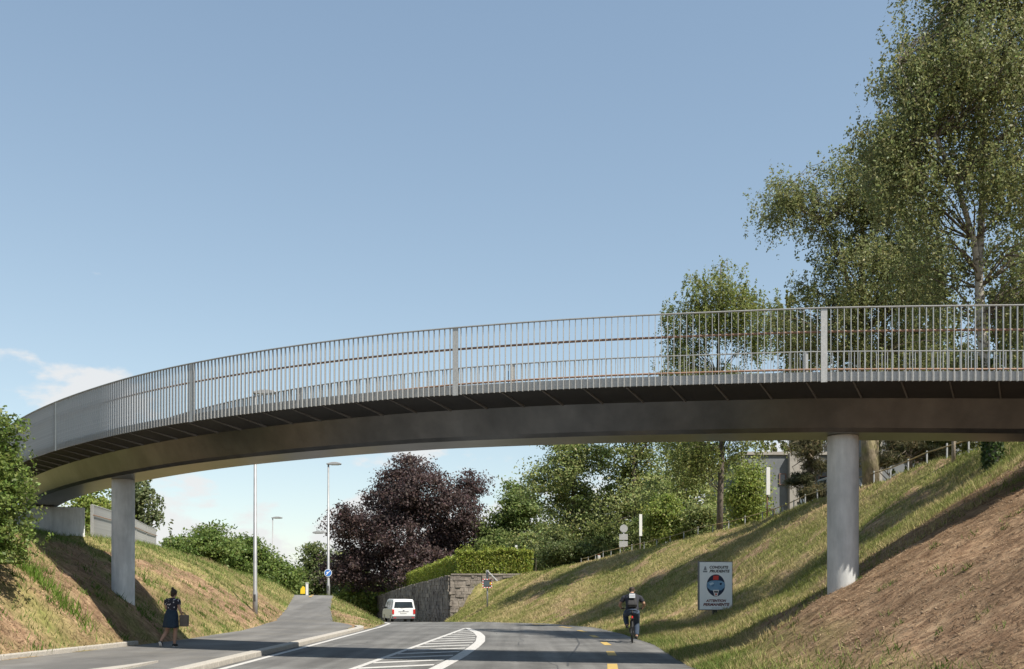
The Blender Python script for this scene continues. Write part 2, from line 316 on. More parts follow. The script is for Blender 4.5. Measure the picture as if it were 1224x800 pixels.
xx = N(t, 'ShaderNodeMix', data_type='RGBA'); t.links.new(at.outputs['Fac'], xx.inputs[0]); t.links.new(ca, xx.inputs[6]); t.links.new(cb, xx.inputs[7])
t.links.new(xx.outputs[2], p.inputs['Base Color'])
bn = N(t, 'ShaderNodeTexNoise'); bn.inputs['Scale'].default_value = 7; bn.inputs['Detail'].default_value = 9; bn.inputs['Roughness'].default_value = .75; t.links.new(g.outputs['Object'], bn.inputs['Vector'])
bu = N(t, 'ShaderNodeBump'); bu.inputs['Strength'].default_value = 1.0; bu.inputs['Distance'].default_value = .10; t.links.new(bn.outputs[0], bu.inputs['Height']); t.links.new(bu.outputs[0], p.inputs['Normal'])
wear(gm, .22, (1, 1.6, 1), 5.0)
go = npmesh('ground', V, np.stack([I, I + 1, I + nx + 1, I + nx], 1), gm, smooth=True, attrs={'brown': brown(GX.ravel(), GY.ravel())}); tag(go, kind='structure')

# road, pavement and climbing path as sheets
def strip(name, ys, xl, xr, zf, m, n=10):
    vs = []; fs = []
    for Y in ys:
        a, b = xl(Y), xr(Y)
        for k in range(n + 1): vs.append((a + (b - a) * k / n, Y, zf(Y, k / n)))
    for i in range(len(ys) - 1):
        for k in range(n): q = i * (n + 1) + k; fs.append((q, q + 1, q + n + 2, q + n + 1))
    b = MB(); b.v = vs; b.f = fs; b.mi = [0] * len(fs)
    o = b.build(name, m, smooth=True, fix=False); tag(o, kind='structure'); return o
ROADY = list(np.arange(-40, 120, 1.0)) + [130, 145, 160]
def roadz(Y): return elev(IRL, Y)
def jag(Y, s): return (float(fbm(Y * .9, s, 5)) - .5) * .3
strip('road', ROADY, lambda Y: edge(IRL, Y) - .12, lambda Y: edge(IRR, Y) + .1 + jag(Y, 1.5), lambda Y, k: roadz(Y) + .006, asphalt)
strip('pavement', list(np.arange(-38, 23, 1.0)) + list(np.arange(23.2, 45.3, .5)) + [45.5], lambda Y: edge(IPL, Y) - .05 + jag(Y, 2.5) * .4 * (Y > 28), lambda Y: (-6.55 if Y < 41 else -6.55 + (edge(IPR, Y) + 6.55) * min(1, (Y - 41) / 4)),
      lambda Y, k: elev(IPL, Y) * (1 - k) + (elev(IPR, Y) + .005) * k + .012, asphalt2, 8)
strip('path', list(np.arange(45.5, 80, .5)), lambda Y: edge(IPL, Y) - .05 + jag(Y, 2.5) * .4, lambda Y: edge(IPR, Y) + jag(Y, 4.5) * .5, lambda Y, k: elev(IPL, Y) * (1 - k) + (elev(IPR, Y) + .005) * k + .012, asphalt2, 8)

# granite kerb stones along the road and round the corner
kerb = empty('kerb', (-6.4, 30, 0)); tag(kerb, kind='structure')
def kerb_run(pts, width, h, zf, mname='granite', sink=.12, taper_end=False):
    for i in range(len(pts) - 1):
        a = Vector((*pts[i], 0)); b = Vector((*pts[i + 1], 0)); d = (b - a); L = d.length; d.normalize(); c = (a + b) / 2
        m = MB(); m.box((0, 0, 0), (L - .014, width, h + sink))
        z = zf(c.y); hh = h * (.35 if taper_end and i >= len(pts) - 2 else 1)
        o = m.build('kerb_stone', granite, None, bevel=.025); o.parent = kerb; o.location = (c.x + 6.4, c.y - 30, z + hh - (h + sink) / 2); o.rotation_euler = (random.uniform(-.006, .006), 0, math.atan2(d.y, d.x))
kp = [(-6.42, y) for y in np.arange(8, 41.5, 1.02)] + [(-6.45, 42.2), (-6.6, 43.3), (-6.9, 44.3)]
kerb_run(kp, .3, .135, lambda y: 0.0)
kp = [(edge(IPL, y) - .08, y) for y in np.arange(8.85, 28.6, 1.05)]
kerb_run(kp, .16, .13, lambda y: .12)
tw = MB(); tw.prism([(-8.25, 17), (-7.45, 17), (-7.4, 19.8), (-7.46, 21.0), (-7.62, 19.8)], 'z', .0, .165); tw.build('kerb_stone', granite, None).parent = kerb
kerb.children[-1].location = (6.4, -30, 0)

# road paint
def paint(name, polys, m, z=.012):
    b = MB()
    for poly in polys:
        vs = [(x, y, roadz(y) + z) for x, y in poly]; b.add(vs, [tuple(range(len(vs)))])
    o = b.build(name, m, fix=False); return o
def band(cl, wd):
    out = []
    for i in range(len(cl) - 1):
        (x0, y0, w0), (x1, y1, w1) = [(*c[:2], c[2] if len(c) > 2 else wd) for c in (cl[i], cl[i + 1])]
        out.append([(x0 - w0 / 2, y0), (x0 + w0 / 2, y0), (x1 + w1 / 2, y1), (x1 - w1 / 2, y1)])
    return out
marks = empty('road_markings', (0, 0, 0)); tag(marks, kind='structure')
o = paint('edge_line', band([(-6.0 if y < 42 else edge(IRL, y) + .2, y) for y in np.arange(14, 92, 1.0)], .16), white_paint); o.parent = marks
LI = [(-3.75, 12), (-3.3, 20.7), (-2.95, 27), (-2.5, 35.5), (-2.08, 43.6)]
RI = [(-2.2, 12), (-1.57, 20.7), (-1.3, 24.5), (-1.12, 28.4), (-1.02, 32), (-1.12, 36), (-1.4, 39.6), (-2.0, 44.1)]
def lerp(L, y): return float(np.interp(y, [q[1] for q in L], [q[0] for q in L]))
o = paint('island_line', band([(lerp(LI, y), y) for y in np.linspace(12, 43.8, 24)], .15), white_paint); o.parent = marks
o = paint('island_line', band([(lerp(RI, y), y, .3 if y < 40 else .3 - (y - 40) * .02) for y in np.linspace(12, 44.2, 28)], .28), white_paint); o.parent = marks
y0 = 12.5
while y0 < 41.5:
    y1 = y0 + 1.0; a = lerp(LI, y0) + .1; b = lerp(RI, y1) - .2
    if b - a > .25:
        o = paint('hatch_bar', [[(a, y0), (b, y1), (b, y1 + .42), (a, y0 + .42)]], white_paint); o.parent = marks
    y0 += 1.62
for (x, y) in [(2.0, 16.4), (2.14, 21.2), (2.58, 25.9), (2.9, 30.8), (2.96, 35.9), (2.86, 40.6), (2.44, 45.4), (1.4, 50.2), (-.3, 55)]:
    k = (lerp([(2.0, 16), (2.14, 21.2), (2.58, 25.9), (2.9, 30.8), (2.96, 35.9), (2.86, 40.6), (2.44, 45.4), (1.4, 50.2), (-.3, 55), (-2.4, 60)], y + 1) - x) * .9
    o = paint('bike_lane_dash', [[(x - .11 - k, y - .9), (x + .11 - k, y - .9), (x + .11 + k, y + .9), (x - .11 + k, y + .9)]], yellow_paint); o.parent = marks
pm = MB(); pm.add([(px(371, 59.2), 58.6, elev(IPL, 58.6) + .02), (px(374.5, 59.2), 58.6, elev(IPL, 58.6) + .02), (px(375.5, 60.5), 60.5, elev(IPL, 60.5) + .02), (px(372, 60.5), 60.5, elev(IPL, 60.5) + .02)], [(0, 1, 2, 3)])
pm.build('path_dash', yellow_paint, marks, fix=False)
r_ = np.random.default_rng(17)
for (x0, y0, n_) in ((-4.6, 24, 9), (.2, 30, 8), (-8.6, 33, 7), (1.2, 17, 9), (-.6, 38, 7)):
    cl = [(x0, y0)]
    for k in range(n_): cl.append((cl[-1][0] + r_.normal() * .16, cl[-1][1] + .7 + .5 * r_.random()))
    if x0 > -6: paint('crack', band(cl, .022), mat('tar_seam', (0.045, 0.045, 0.046), (0.06, 0.06, 0.06), 20, 0.7), .009).parent = marks
paint('repair_patch', [[(-5.2, 27.2), (-4.1, 27.2), (-4.1, 30.1), (-5.2, 30.1)]], mat('patch_asphalt', (.085, .085, .084), (.11, .108, .105), 40, .9), .0085).parent = marks
seam_m = mat('tar_seam', (0.045, 0.045, 0.046), (0.06, 0.06, 0.06), 20, 0.7)
o = paint('tar_seam', band([(1.2, 21.4), (1.35, 24.0), (1.75, 27.5), (2.1, 31), (2.25, 35), (2.2, 39)], .05), seam_m, .010); o.parent = marks

# ------------------------------------------------------------------ footbridge
TH_S = [-14, -4, 3.7, 11, 18.5, 25, 32, 40]; TH = [4, 8, 13.6, 25.5, 42, 50, 58, 66]
ds = 0.05; SS = np.arange(-13, 38.001, ds); th = np.radians(np.interp(SS, TH_S, TH))
i0 = int(round(13 / ds)); bx = np.zeros(len(SS)); by = np.zeros(len(SS))
cx = np.concatenate([[0], np.cumsum(-np.cos((th[1:] + th[:-1]) / 2) * ds)]); cy = np.concatenate([[0], np.cumsum(np.sin((th[1:] + th[:-1]) / 2) * ds)])
bx = cx - cx[i0] + 6.05; by = cy - cy[i0] + 19.3
def bt(s): return float(np.interp(s, SS, th))
def ztop(s): return float(np.interp(s, [-13, -8, -3.6, 0, 4.7, 9, 14, 22, 38], [6.75, 6.88, 7.0, 7.12, 7.2, 7.25, 7.24, 7.24, 7.2]))
def bp(s, u, dz=0.0):                                        # arc length, inward offset from outer railing, height relative to rail top
    t = bt(s); return Vector((float(np.interp(s, SS, bx)) + math.sin(t) * u, float(np.interp(s, SS, by)) + math.cos(t) * u, ztop(s) + dz))
WD = 3.6; S0, S1 = -12.5, 35.0
bridge = empty('footbridge', (0, 0, 0)); tag(bridge, 'curved steel footbridge with slim galvanised railings spanning the road', 'footbridge')
def sweep(prof, s0, s1, step, name, m, parent, smooth=False, closed=True):
    ss = np.arange(s0, s1 + step / 2, step); b = MB(); n = len(prof); vs = []
    for q in ss: vs += [bp(q, u, z) for u, z in prof]
    fs = []
    for i in range(len(ss) - 1):
        for k in range(n if closed else n - 1): fs.append((i * n + k, i * n + (k + 1) % n, (i + 1) * n + (k + 1) % n, (i + 1) * n + k))
    if closed: fs += [tuple(range(n)), tuple(range((len(ss) - 1) * n + n - 1, (len(ss) - 1) * n - 1, -1))]
    b.add(vs, fs); return b.build(name, m, parent, smooth)
HR = 1.45
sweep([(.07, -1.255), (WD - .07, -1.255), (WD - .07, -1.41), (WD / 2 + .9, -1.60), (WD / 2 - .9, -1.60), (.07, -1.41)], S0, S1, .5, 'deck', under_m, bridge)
sweep([(.072, -1.25), (WD - .072, -1.25), (WD - .072, -1.235), (.072, -1.235)], S0, S1, .5, 'deck_surface', asphalt2, bridge)
fas = galv
sweep([(.035, -1.24), (.06, -1.24), (.06, -1.42), (.035, -1.42)], S0, S1, .25, 'fascia', galv, bridge)
sweep([(WD - .035, -1.24), (WD - .06, -1.24), (WD - .06, -1.42), (WD - .035, -1.42)], S0, S1, .25, 'fascia', galv, bridge)
h = WD / 2
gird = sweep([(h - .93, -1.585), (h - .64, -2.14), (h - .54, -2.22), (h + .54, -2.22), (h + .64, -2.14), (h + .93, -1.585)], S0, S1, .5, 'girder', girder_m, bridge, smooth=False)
# cantilever ribs under the deck
k = 0
for q in np.arange(-12, 34.6, .88):
    for sg in (0, 1):
        uu = [.1, h - .97] if sg == 0 else [WD - .1, h + .97]
        b = MB(); t = Vector((-math.cos(bt(q)), math.sin(bt(q)), 0)) * .012
        t = t * 1.1; k_ = q - .27 if sg == 0 else q + .27; v = [bp(q, uu[0], -1.40), bp(k_, uu[1], -1.58), bp(k_, uu[1], -1.625), bp(q, uu[0], -1.435)]
        b.add([p_ - t for p_ in v] + [p_ + t for p_ in v], [(0, 1, 2, 3), (7, 6, 5, 4), (0, 4, 5, 1), (1, 5, 6, 2), (2, 6, 7, 3), (3, 7, 4, 0)])
        b.build('rib', rib_m, bridge)
# railings
PITCH = .125; MOD = 7.5
bar = MB(); bar.box((0, 0, -HR / 2), (.010, .052, HR - .02)); bar_me = bar.mesh('baluster', galv)
pst = MB(); pst.box((0, 0, -HR / 2 - .005), (.118, .03, HR - .01)); pst.box((0, .05, -HR / 2 + .05), (.02, .08, HR - .16)); post_me = pst.mesh('railing_post', galv)
brk = MB(); brk.tube([(0, .02, -.47), (0, .09, -.49), (0, .115, -.445)], .009, 5); brk_me = brk.mesh('handrail_bracket', galv)
for side in (0, 1):
    rail = empty('railing', (0, 0, 0)); rail.parent = bridge
    u0 = 0 if side == 0 else WD; sg = 1 if side == 0 else -1
    sweep([(u0 - .035, 0), (u0 + .035, 0), (u0 + .035, -.016), (u0 - .035, -.016)], S0, S1, .25, 'top_rail', galv, rail)
    b = MB(); ss = np.arange(S0, S1 + .01, .4); b.tube([bp(q, u0 + sg * .115, -.44) for q in ss], .024, 8); b.build('handrail', wood, rail, True)
    for q in np.arange(-7.5, 31, 7.5):
        inst(post_me, 'railing_post', rail, bp(q, u0), -bt(q) + (0 if side == 0 else math.pi))
    rest = MB(); n = 0
    for i in range(int((S0 + .1) / PITCH), int(S1 / PITCH)):
        q = i * PITCH
        if abs(q / MOD - round(q / MOD)) * MOD < .09: continue
        p_ = bp(q, u0)
        if side == 0 and -5.5 < q < 30.6:
            inst(bar_me, 'baluster', rail, p_, -bt(q)); n += 1
        else:
            rest.box(p_ + Vector((0, 0, -HR / 2)), (.010, .052, HR - .02), Matrix.Rotation(-bt(q), 3, 'Z'))
        if i % 12 == 6: inst(brk_me, 'handrail_bracket', rail, p_, -bt(q) + (0 if side == 0 else math.pi))
    tag(rest.build('balusters', galv, rail, fix=False), kind='stuff')
# piers and abutment: things the bridge stands on
def pier(q, r, label, zb):
    c = bp(q, h, -2.222); g0 = zb; b = MB()
    b.tube([(c.x, c.y, g0 - .9), (c.x, c.y, c.z - .14), (c.x, c.y, c.z - .001)], [r, r, r], 40)
    o = b.build('bridge_pier', concrete, None, True); tag(o, label, 'pier', 'round concrete piers under the footbridge')
    m = o.modifiers.new('e', 'EDGE_SPLIT'); m.split_angle = R(50); return o
pier(-.6, .318, 'round pale concrete pier on the brown slope right of the road', 1.4)
pier(22, .335, 'round concrete pier in shade on the left bank near the woman', 1.1)
ab = MB(); a0 = bp(32.9, h, 0); rz = -bt(33.5)
ab.box((0, 0, 0), (2.2, 3.0, 3.2)); o = ab.build('bridge_abutment', concrete, None, bevel=.03)
c = bp(34.2, h, -2.245); o.location = (c.x, c.y, c.z - 1.602); o.rotation_euler = (0, 0, rz); tag(o, 'concrete abutment block carrying the left end of the footbridge', 'abutment')

# ------------------------------------------------------------------ vegetation
def quads(P, A, B):                                           # leaf rhombi: centre, half axes
    n = len(P); V = np.empty((n * 4, 3)); V[0::4] = P - A; V[1::4] = P + B; V[2::4] = P + A; V[3::4] = P - B
    return V, np.arange(n * 4).reshape(n, 4)
def unit(v): return v / np.maximum(np.linalg.norm(v, axis=1, keepdims=True), 1e-9)
def leaf_geo(P, out, size, r, hang=0.0, asp=.55, vert=.35):
    n = len(P); nrm = unit(out * .55 + r.normal(size=(n, 3)) * .75 + np.array([0, 0, vert]))
    a = r.normal(size=(n, 3)) + np.array([0, 0, -hang]); a = unit(a - nrm * (a * nrm).sum(1, keepdims=True)); b = np.cross(nrm, a)
    sz = size * (.65 + .7 * r.random((n, 1)))
    return quads(P, a * sz, b * sz * asp)
def tint(n, pal, r, spread=.18, k=None):
    pal = np.array(pal); w_ = r.random(n) if k is None else k
    i = np.clip((w_ * len(pal)).astype(int), 0, len(pal) - 1); c = pal[i] * (1 + spread * r.normal(size=(n, 1))) * (1 + .06 * r.normal(size=(n, 3)))
    return np.clip(np.repeat(np.concatenate([c, np.ones((n, 1))], 1), 4, 0), .005, 1)
BIRCH = [(.14, .172, .065), (.19, .213, .085), (.245, .26, .11), (.155, .175, .075)]
GREEN = [(.17, .225, .075), (.23, .275, .095), (.29, .32, .12), (.15, .185, .07)]
BRIGHT = [(.20, .26, .055), (.27, .32, .08), (.16, .21, .05)]
DARKG = [(.09, .13, .045), (.13, .165, .06), (.165, .195, .075)]
COPPER = [(.09, .062, .060), (.115, .078, .073), (.075, .055, .056), (.145, .10, .092)]
PINE = [(.08, .09, .05), (.12, .12, .06), (.19, .16, .085)]
def tree(name, label, base, stems, lobes, ncl, nleaf, size, pal, seed, barkm=None, weep=0.0, rc=.5, cat='tree', group=None, limbs=26, asp=.55, r0=.18, vert=.35, needle=False, limb_r=.05, hang=.3, shell=.45):
    r = np.random.default_rng(seed); T = empty(name, base); tag(T, label, cat, group)
    b = MB()
    for st in stems:
        b.tube([p_[:3] for p_ in st], [p_[3] for p_ in st], 10)
    lob = np.array(lobes, float); vol = (lob[:, 3] * lob[:, 4] * lob[:, 5]) ** .8; pick = r.choice(len(lob), ncl, p=vol / vol.sum())
    d = unit(r.normal(size=(ncl, 3))); rad = (shell + (1 - shell) * r.random(ncl) ** .6)[:, None]
    rad = rad * (.80 + .42 * r.random((ncl, 1)))
    L = lob[pick]; C = L[:, :3] + d * rad * L[:, 3:6]
    okc = C[:, 2] > .15; C = C[okc]; rad = rad[okc]; ncl = len(C)
    sp = np.array([p_ for st in stems for p_ in st])
    order = np.argsort(-rad[:ncl, 0])[:limbs] if weep > 0 else r.permutation(ncl)[:limbs]
    b2 = MB()
    for i in order:                                           # limbs to some of the clumps
        c = C[i]; dz = c[2] - sp[:, 2]; hd = np.hypot(c[0] - sp[:, 0], c[1] - sp[:, 1]); cost = np.abs(dz - .55 * hd) + .3 * hd
        j = int(np.argmin(cost)); a = sp[j, :3]; m1 = a * .6 + c * .4 + np.array([0, 0, .12 * hd[j]]) + r.normal(size=3) * .12; m2 = a * .25 + c * .75 + np.array([0, 0, .08 * hd[j]]) + r.normal(size=3) * .12
        q = min(limb_r, sp[j, 3] * .6); b2.tube([a, m1, m2, c], [q, q * .75, q * .5, q * .2], 5, cap=False)
    b.build('trunk', barkm or bark, T, True, fix=False)
    if b2.v: tag(b2.build('branches', bark, T, True, fix=False), kind='stuff')
    lc = r.choice(ncl, nleaf); per = r.random(ncl)
    if weep > 0:
        ns = max(nleaf // 18, 1); sc = C[r.choice(ncl, ns)] + r.normal(size=(ns, 3)) * rc * np.array([1, 1, .6]); ln = weep * (.25 + r.random(ns) ** 1.5)
        si = r.integers(0, ns, nleaf); tt = r.random(nleaf); P = sc[si] + np.stack([r.normal(size=nleaf) * .05, r.normal(size=nleaf) * .05, -tt * ln[si]], 1) + (tt * tt)[:, None] * r.normal(size=(ns, 3))[si] * .12
        key = np.clip(r.random(ns)[si] * .6 + r.random(nleaf) * .4, 0, .999)
    else:
        g_ = r.normal(size=(nleaf, 3)); g_ = g_ * np.minimum(1, 2.3 / np.maximum(np.linalg.norm(g_, axis=1, keepdims=True), 1e-6)); P = C[lc] + g_ * rc * np.array([1.1, 1.1, .5]) * (.4 + 1.1 * per[lc])[:, None]
        key = np.clip(per[lc] * .55 + r.random(nleaf) * .45, 0, .999)
    P[:, 2] = np.maximum(P[:, 2], .08)
    cen = lob[:, :3].mean(0); out = unit(P - cen)
    V, Fq = leaf_geo(P, out, size, r, hang=hang, asp=asp, vert=vert)
    npmesh('crown', V, Fq, LEAF, T, tint(nleaf, pal, r, .16, key))
    return T
def stem(pts): return pts
def at(x, y, Y): return (px(x, Y), Y, pz(y, Y))
def on(x, Y, dx=0):
    X = px(x, Y) + dx; return (X, Y, ground(X, Y) - .06)

# the two big birches, one behind the other on the right bank
Bb = on(1188, 28.5)
sc = 28.5 / F
def loc(x, y, Y, base, dy=0): return ((x - 612) / F * Y - base[0], dy, pz(y, Y) - base[2])
st1 = [(0, 0, -.3, .20), (*loc(1184, 500, 28.5, Bb), .17), (*loc(1172, 380, 28.5, Bb), .14), (*loc(1170, 330, 28.5, Bb), .115), (*loc(1174, 240, 28.5, Bb), .09), (*loc(1178, 120, 28.5, Bb), .06), (*loc(1172, 20, 28.5, Bb), .04), (*loc(1176, -60, 28.5, Bb), .035), (*loc(1170, -200, 28.5, Bb), .025), (*loc(1174, -330, 28.5, Bb), .01)]
st2 = [(*loc(1171, 345, 28.5, Bb), .09), (*loc(1160, 290, 28.5, Bb, -.2), .08), (*loc(1136, 225, 28.5, Bb, -.4), .065), (*loc(1108, 175, 28.5, Bb, -.6), .05), (*loc(1082, 140, 28.5, Bb, -.8), .03), (*loc(1060, 95, 28.5, Bb, -.9), .02)]
def lb(x, y, Y, base, rx, ry, rz, dy=0): return (*loc(x, y, Y, base, dy), rx, ry, rz)
lobes = [lb(1165, 20, 28.5, Bb, 1.6, 1.8, 2.2), lb(1130, 110, 28.5, Bb, 1.7, 1.8, 1.7, -.4), lb(1075, 145, 28.5, Bb, 1.3, 1.4, 1.2, -.6), lb(1215, 120, 28.5, Bb, 1.8, 2, 2.2), lb(1050, 200, 28.5, Bb, .7, 1.2, 1.0, -.7), lb(1100, 60, 28.5, Bb, 1.1, 1.2, 1.3, -.3), lb(1095, 220, 28.5, Bb, 1.0, 1.1, 1.2, -.5), lb(1165, 210, 28.5, Bb, .8, .9, 1.3, -1.2),
         lb(1235, 290, 28.5, Bb, 1.3, 1.6, 2.2), lb(1120, 310, 28.5, Bb, 1.2, 1.3, 1.1, .5), lb(1220, 400, 28.5, Bb, 1.5, 1.6, 1.5, .6), lb(1180, -80, 28.5, Bb, 1.5, 1.5, 1.8), lb(1260, 10, 28.5, Bb, 1.5, 1.7, 2.2), lb(1176, -170, 28.5, Bb, 1.3, 1.4, 1.5), lb(1170, -250, 28.5, Bb, 1.0, 1.1, 1.3), lb(1174, -310, 28.5, Bb, .6, .6, .9)]
bigbirch = tree('birch_tree', 'tallest birch with white forked stem at the right edge above the bridge', Bb, [st1, st2], lobes, 410, 160000, .046, BIRCH, 11, birch_bark, weep=1.3, rc=.36, group='birches on the right bank', limbs=400, limb_r=.028, hang=1.2)
def ivy(T, pts, n, seed):
    r = np.random.default_rng(seed); P = np.array(pts, float); k = r.random(n) * (len(P) - 1); j = k.astype(int); q = (k - j)[:, None]; C = P[j] * (1 - q) + P[j + 1] * q; a = r.random(n) * 6.283
    o_ = np.stack([np.cos(a), np.sin(a), a * 0], 1); V, Fq = leaf_geo(C[:, :3] + o_ * (C[:, 3:4] + .02 + .07 * r.random((n, 1))), o_, .055, r, .6, .7, .1); npmesh('ivy', V, Fq, LEAF, T, tint(n, [(.05, .085, .025), (.08, .12, .035), (.10, .14, .05)], r))
ivy(bigbirch, [(0, 0, 0, .22), (*loc(1184, 500, 28.5, Bb), .17), (*loc(1178, 430, 28.5, Bb), .12)], 2600, 9)
Bm = on(1042, 40.5)
st1 = [(0, 0, -.3, .36), (*loc(1038, 530, 40.5, Bm), .30), (*loc(1032, 440, 40.5, Bm), .16), (*loc(1031, 350, 40.5, Bm), .10), (*loc(1030, 270, 40.5, Bm), .07), (*loc(1034, 190, 40.5, Bm), .05)]
st2 = [(.22, .25, -.3, .20), (*loc(1048, 520, 40.5, Bm, .3), .18), (*loc(1056, 430, 40.5, Bm, .5), .12), (*loc(1070, 330, 40.5, Bm, .8), .06)]
st3 = [(*loc(1031, 400, 40.5, Bm), .1), (*loc(1005, 320, 40.5, Bm, -.3), .08), (*loc(980, 275, 40.5, Bm, -.5), .05), (*loc(935, 235, 40.5, Bm, -.7), .02)]
lobes = [lb(1062, 195, 40.5, Bm, 1.7, 1.6, 1.3), lb(1040, 225, 40.5, Bm, 2.04, 2.04, 1.56), lb(985, 250, 40.5, Bm, 1.68, 1.56, 1.20, -.3), lb(922, 240, 40.5, Bm, 1.20, 1.20, 0.84, -.6), lb(1040, 330, 40.5, Bm, 2.64, 2.64, 2.28), lb(1000, 380, 40.5, Bm, 2.28, 1.92, 1.44), lb(1090, 300, 40.5, Bm, 1.80, 2.16, 2.16, .3), lb(950, 390, 40.5, Bm, 1.08, 1.20, 0.96), lb(1070, 425, 40.5, Bm, 2.64, 2.16, 1.20, .5)]
tree('birch_tree', 'broad birch with thick mossy trunk just right of the round pier', Bm, [st1, st2, st3], lobes, 370, 122000, .052, BIRCH, 12, bark_moss, weep=1.1, rc=.4, group='birches on the right bank', limbs=320, limb_r=.03, hang=1.2)
Bs = on(860, 56)
st1 = [(0, 0, -.3, .20), (*loc(861, 590, 56, Bs), .17), (*loc(863, 540, 56, Bs), .145), (*loc(858, 450, 56, Bs), .10), (*loc(860, 370, 56, Bs), .07), (*loc(862, 315, 56, Bs), .03)]
lobes = [lb(864, 345, 56, Bs, 1.8, 1.7, 1.5), lb(830, 385, 56, Bs, 1.6, 1.6, 1.4), lb(895, 380, 56, Bs, 1.5, 1.6, 1.6), lb(820, 440, 56, Bs, 1.1, 1.4, 1.2), lb(865, 470, 56, Bs, 2.4, 2.2, 1.5), lb(885, 535, 56, Bs, 1.1, 1.3, .9), lb(835, 540, 56, Bs, 1.4, 1.5, 1.0)]
tree('birch_tree', 'slender birch whose trunk stands on the crest above the poster board', Bs, [st1], lobes, 230, 60000, .068, [(.15, .185, .05), (.19, .22, .06), (.24, .255, .09)], 13, bark, weep=1.5, rc=.45, group='birches on the right bank', limbs=150, limb_r=.02, hang=1.2)
# more trees behind the bridge on the right
def simple(name, label, x, Y, top, halfw, seed, pal, n=18000, size=.14, bottom=None, lob=5, weep=0, cat='tree', group=None, rc=.5, barkm=None, r0=.2, dx=0, ncl=260, limbs=30, asp=.55, skew=0, taper=.75, shell=.45):
    r = np.random.default_rng(seed + 900); B = on(x, Y, dx); H = pz(top, Y) - B[2]; z0 = (pz(bottom, Y) - B[2]) if bottom else H * .25; hw = halfw / F * Y
    st = [(0, 0, -.4, r0), (r.normal() * .1, 0, H * .3, r0 * .8), (r.normal() * .3, r.normal() * .3, H * .6, r0 * .5), (r.normal() * .3, r.normal() * .3, H * .9, r0 * .15)]
    lobes = []; hc = (H - z0)
    for i in range(lob):
        f = (i + .5) / lob; wv = hw * (1 - taper * abs(f - .38) ** 1.3 * 1.5); off = wv * .42
        for kk in range(2):
            a = r.random() * 6.28
            lobes.append((math.cos(a) * off + skew * f, math.sin(a) * off, z0 + hc * f, wv * .62, wv * .62, hc / lob * (.75 + .4 * r.random())))
    return tree(name, label, B, [st], lobes, ncl, n, size, pal, seed, barkm, weep=weep, rc=rc, cat=cat, group=group, limbs=limbs, asp=asp, limb_r=r0 * .4, shell=shell)
G1 = 'trees behind the footbridge on the right'
simple('leafy_tree', 'dense dark leafy tree behind the railing left of the tallest birch', 1120, 47, 345, 75, 21, [(.10, .12, .04), (.14, .155, .05), (.18, .19, .06)], 34000, .085, 545, group=G1, weep=.8, rc=.5, limbs=30)
simple('leafy_tree', 'leafy tree at the right frame edge behind the railing', 1228, 42, 270, 70, 22, [(.11, .13, .04), (.15, .165, .055), (.19, .20, .065)], 36000, .08, 520, group=G1, weep=.8, rc=.45, limbs=30)
simple('leafy_tree', 'low leafy tree behind the railing right of the slender birch', 948, 98, 352, 52, 23, [(.11, .13, .045), (.15, .17, .055), (.19, .2, .07)], 18000, .17, 540, group=G1, weep=.8, rc=.45)
# copper beech and the green trees beyond the wall
Bc = (px(490, 100), 100, 1.6)
r_ = np.random.default_rng(77); lobes = []
for (x, y, a, c) in [(490, 560, 1.7, 1.6), (505, 590, 3.2, 2.3), (455, 600, 2.6, 2.2), (545, 610, 2.4, 2.3), (425, 640, 2.3, 2.5), (490, 640, 4.2, 3.0), (555, 645, 2.3, 2.5), (440, 680, 3.0, 2.0), (520, 680, 3.6, 2.4), (415, 625, 1.3, 1.6), (562, 585, 1.2, 1.5), (470, 575, 1.5, 1.5), (560, 670, 2.0, 2.0), (405, 680, 1.6, 1.6)]:
    lobes.append(lb(x, y, 100, Bc, a, a * .95, c, float(r_.normal() * 1.2)))
tree('copper_beech', 'large dark purple copper beech behind the stone wall', Bc, [[(0, 0, -.8, .5), (.1, 0, 3, .42), (0, .2, 7, .3), (.2, 0, 11, .16), (0, 0, 14, .05)]], lobes, 800, 100000, .135, COPPER, 31, bark, rc=.62, limbs=60, limb_r=.14, shell=.5, cat='tree')
G2 = 'green trees beyond the hedge'
simple('green_tree', 'rounded green tree between the copper beech and the tall trees', 612, 97, 580, 42, 41, [(.13, .185, .055), (.175, .23, .07), (.22, .265, .085)], 30000, .14, 690, group=G2, rc=.6, r0=.3)
simple('green_tree', 'tall airy green tree left of the round sign on the crest', 688, 84, 478, 64, 42, GREEN, 34000, .125, 680, group=G2, rc=.62, r0=.28, ncl=260, lob=7, shell=.3)
simple('green_tree', 'tall light green tree directly behind the narrow panel post', 760, 80, 470, 58, 43, [(.21, .26, .085), (.27, .31, .11), (.33, .36, .145)], 28000, .118, 668, group=G2, rc=.58, r0=.26, ncl=260, lob=7, shell=.3)
simple('green_tree', 'bright green tree left of the grey building', 815, 73, 470, 52, 44, [(.21, .26, .085), (.27, .31, .11), (.33, .36, .145)], 24000, .11, 655, group=G2, rc=.55, r0=.22, ncl=230, lob=7, shell=.3)
simple('green_tree', 'bright low tree in front of the grey building corner', 893, 62, 556, 25, 45, BRIGHT, 13000, .085, 625, group=G2, rc=.45, r0=.15)
simple('green_tree', 'low dark tree at the back right of the hedge', 655, 100, 632, 40, 46, DARKG, 15000, .17, 700, group=G2, rc=.6, r0=.25)
simple('green_tree', 'low dark tree at the back below the tall airy tree', 728, 104, 618, 44, 47, DARKG, 15000, .17, 690, group=G2, rc=.7, r0=.25)
simple('green_tree', 'low green tree at the back between hedge and copper beech', 630, 92, 640, 30, 48, GREEN, 10000, .15, 695, group=G2, rc=.55, r0=.2)
G3 = 'shrubs along the crest and banks'
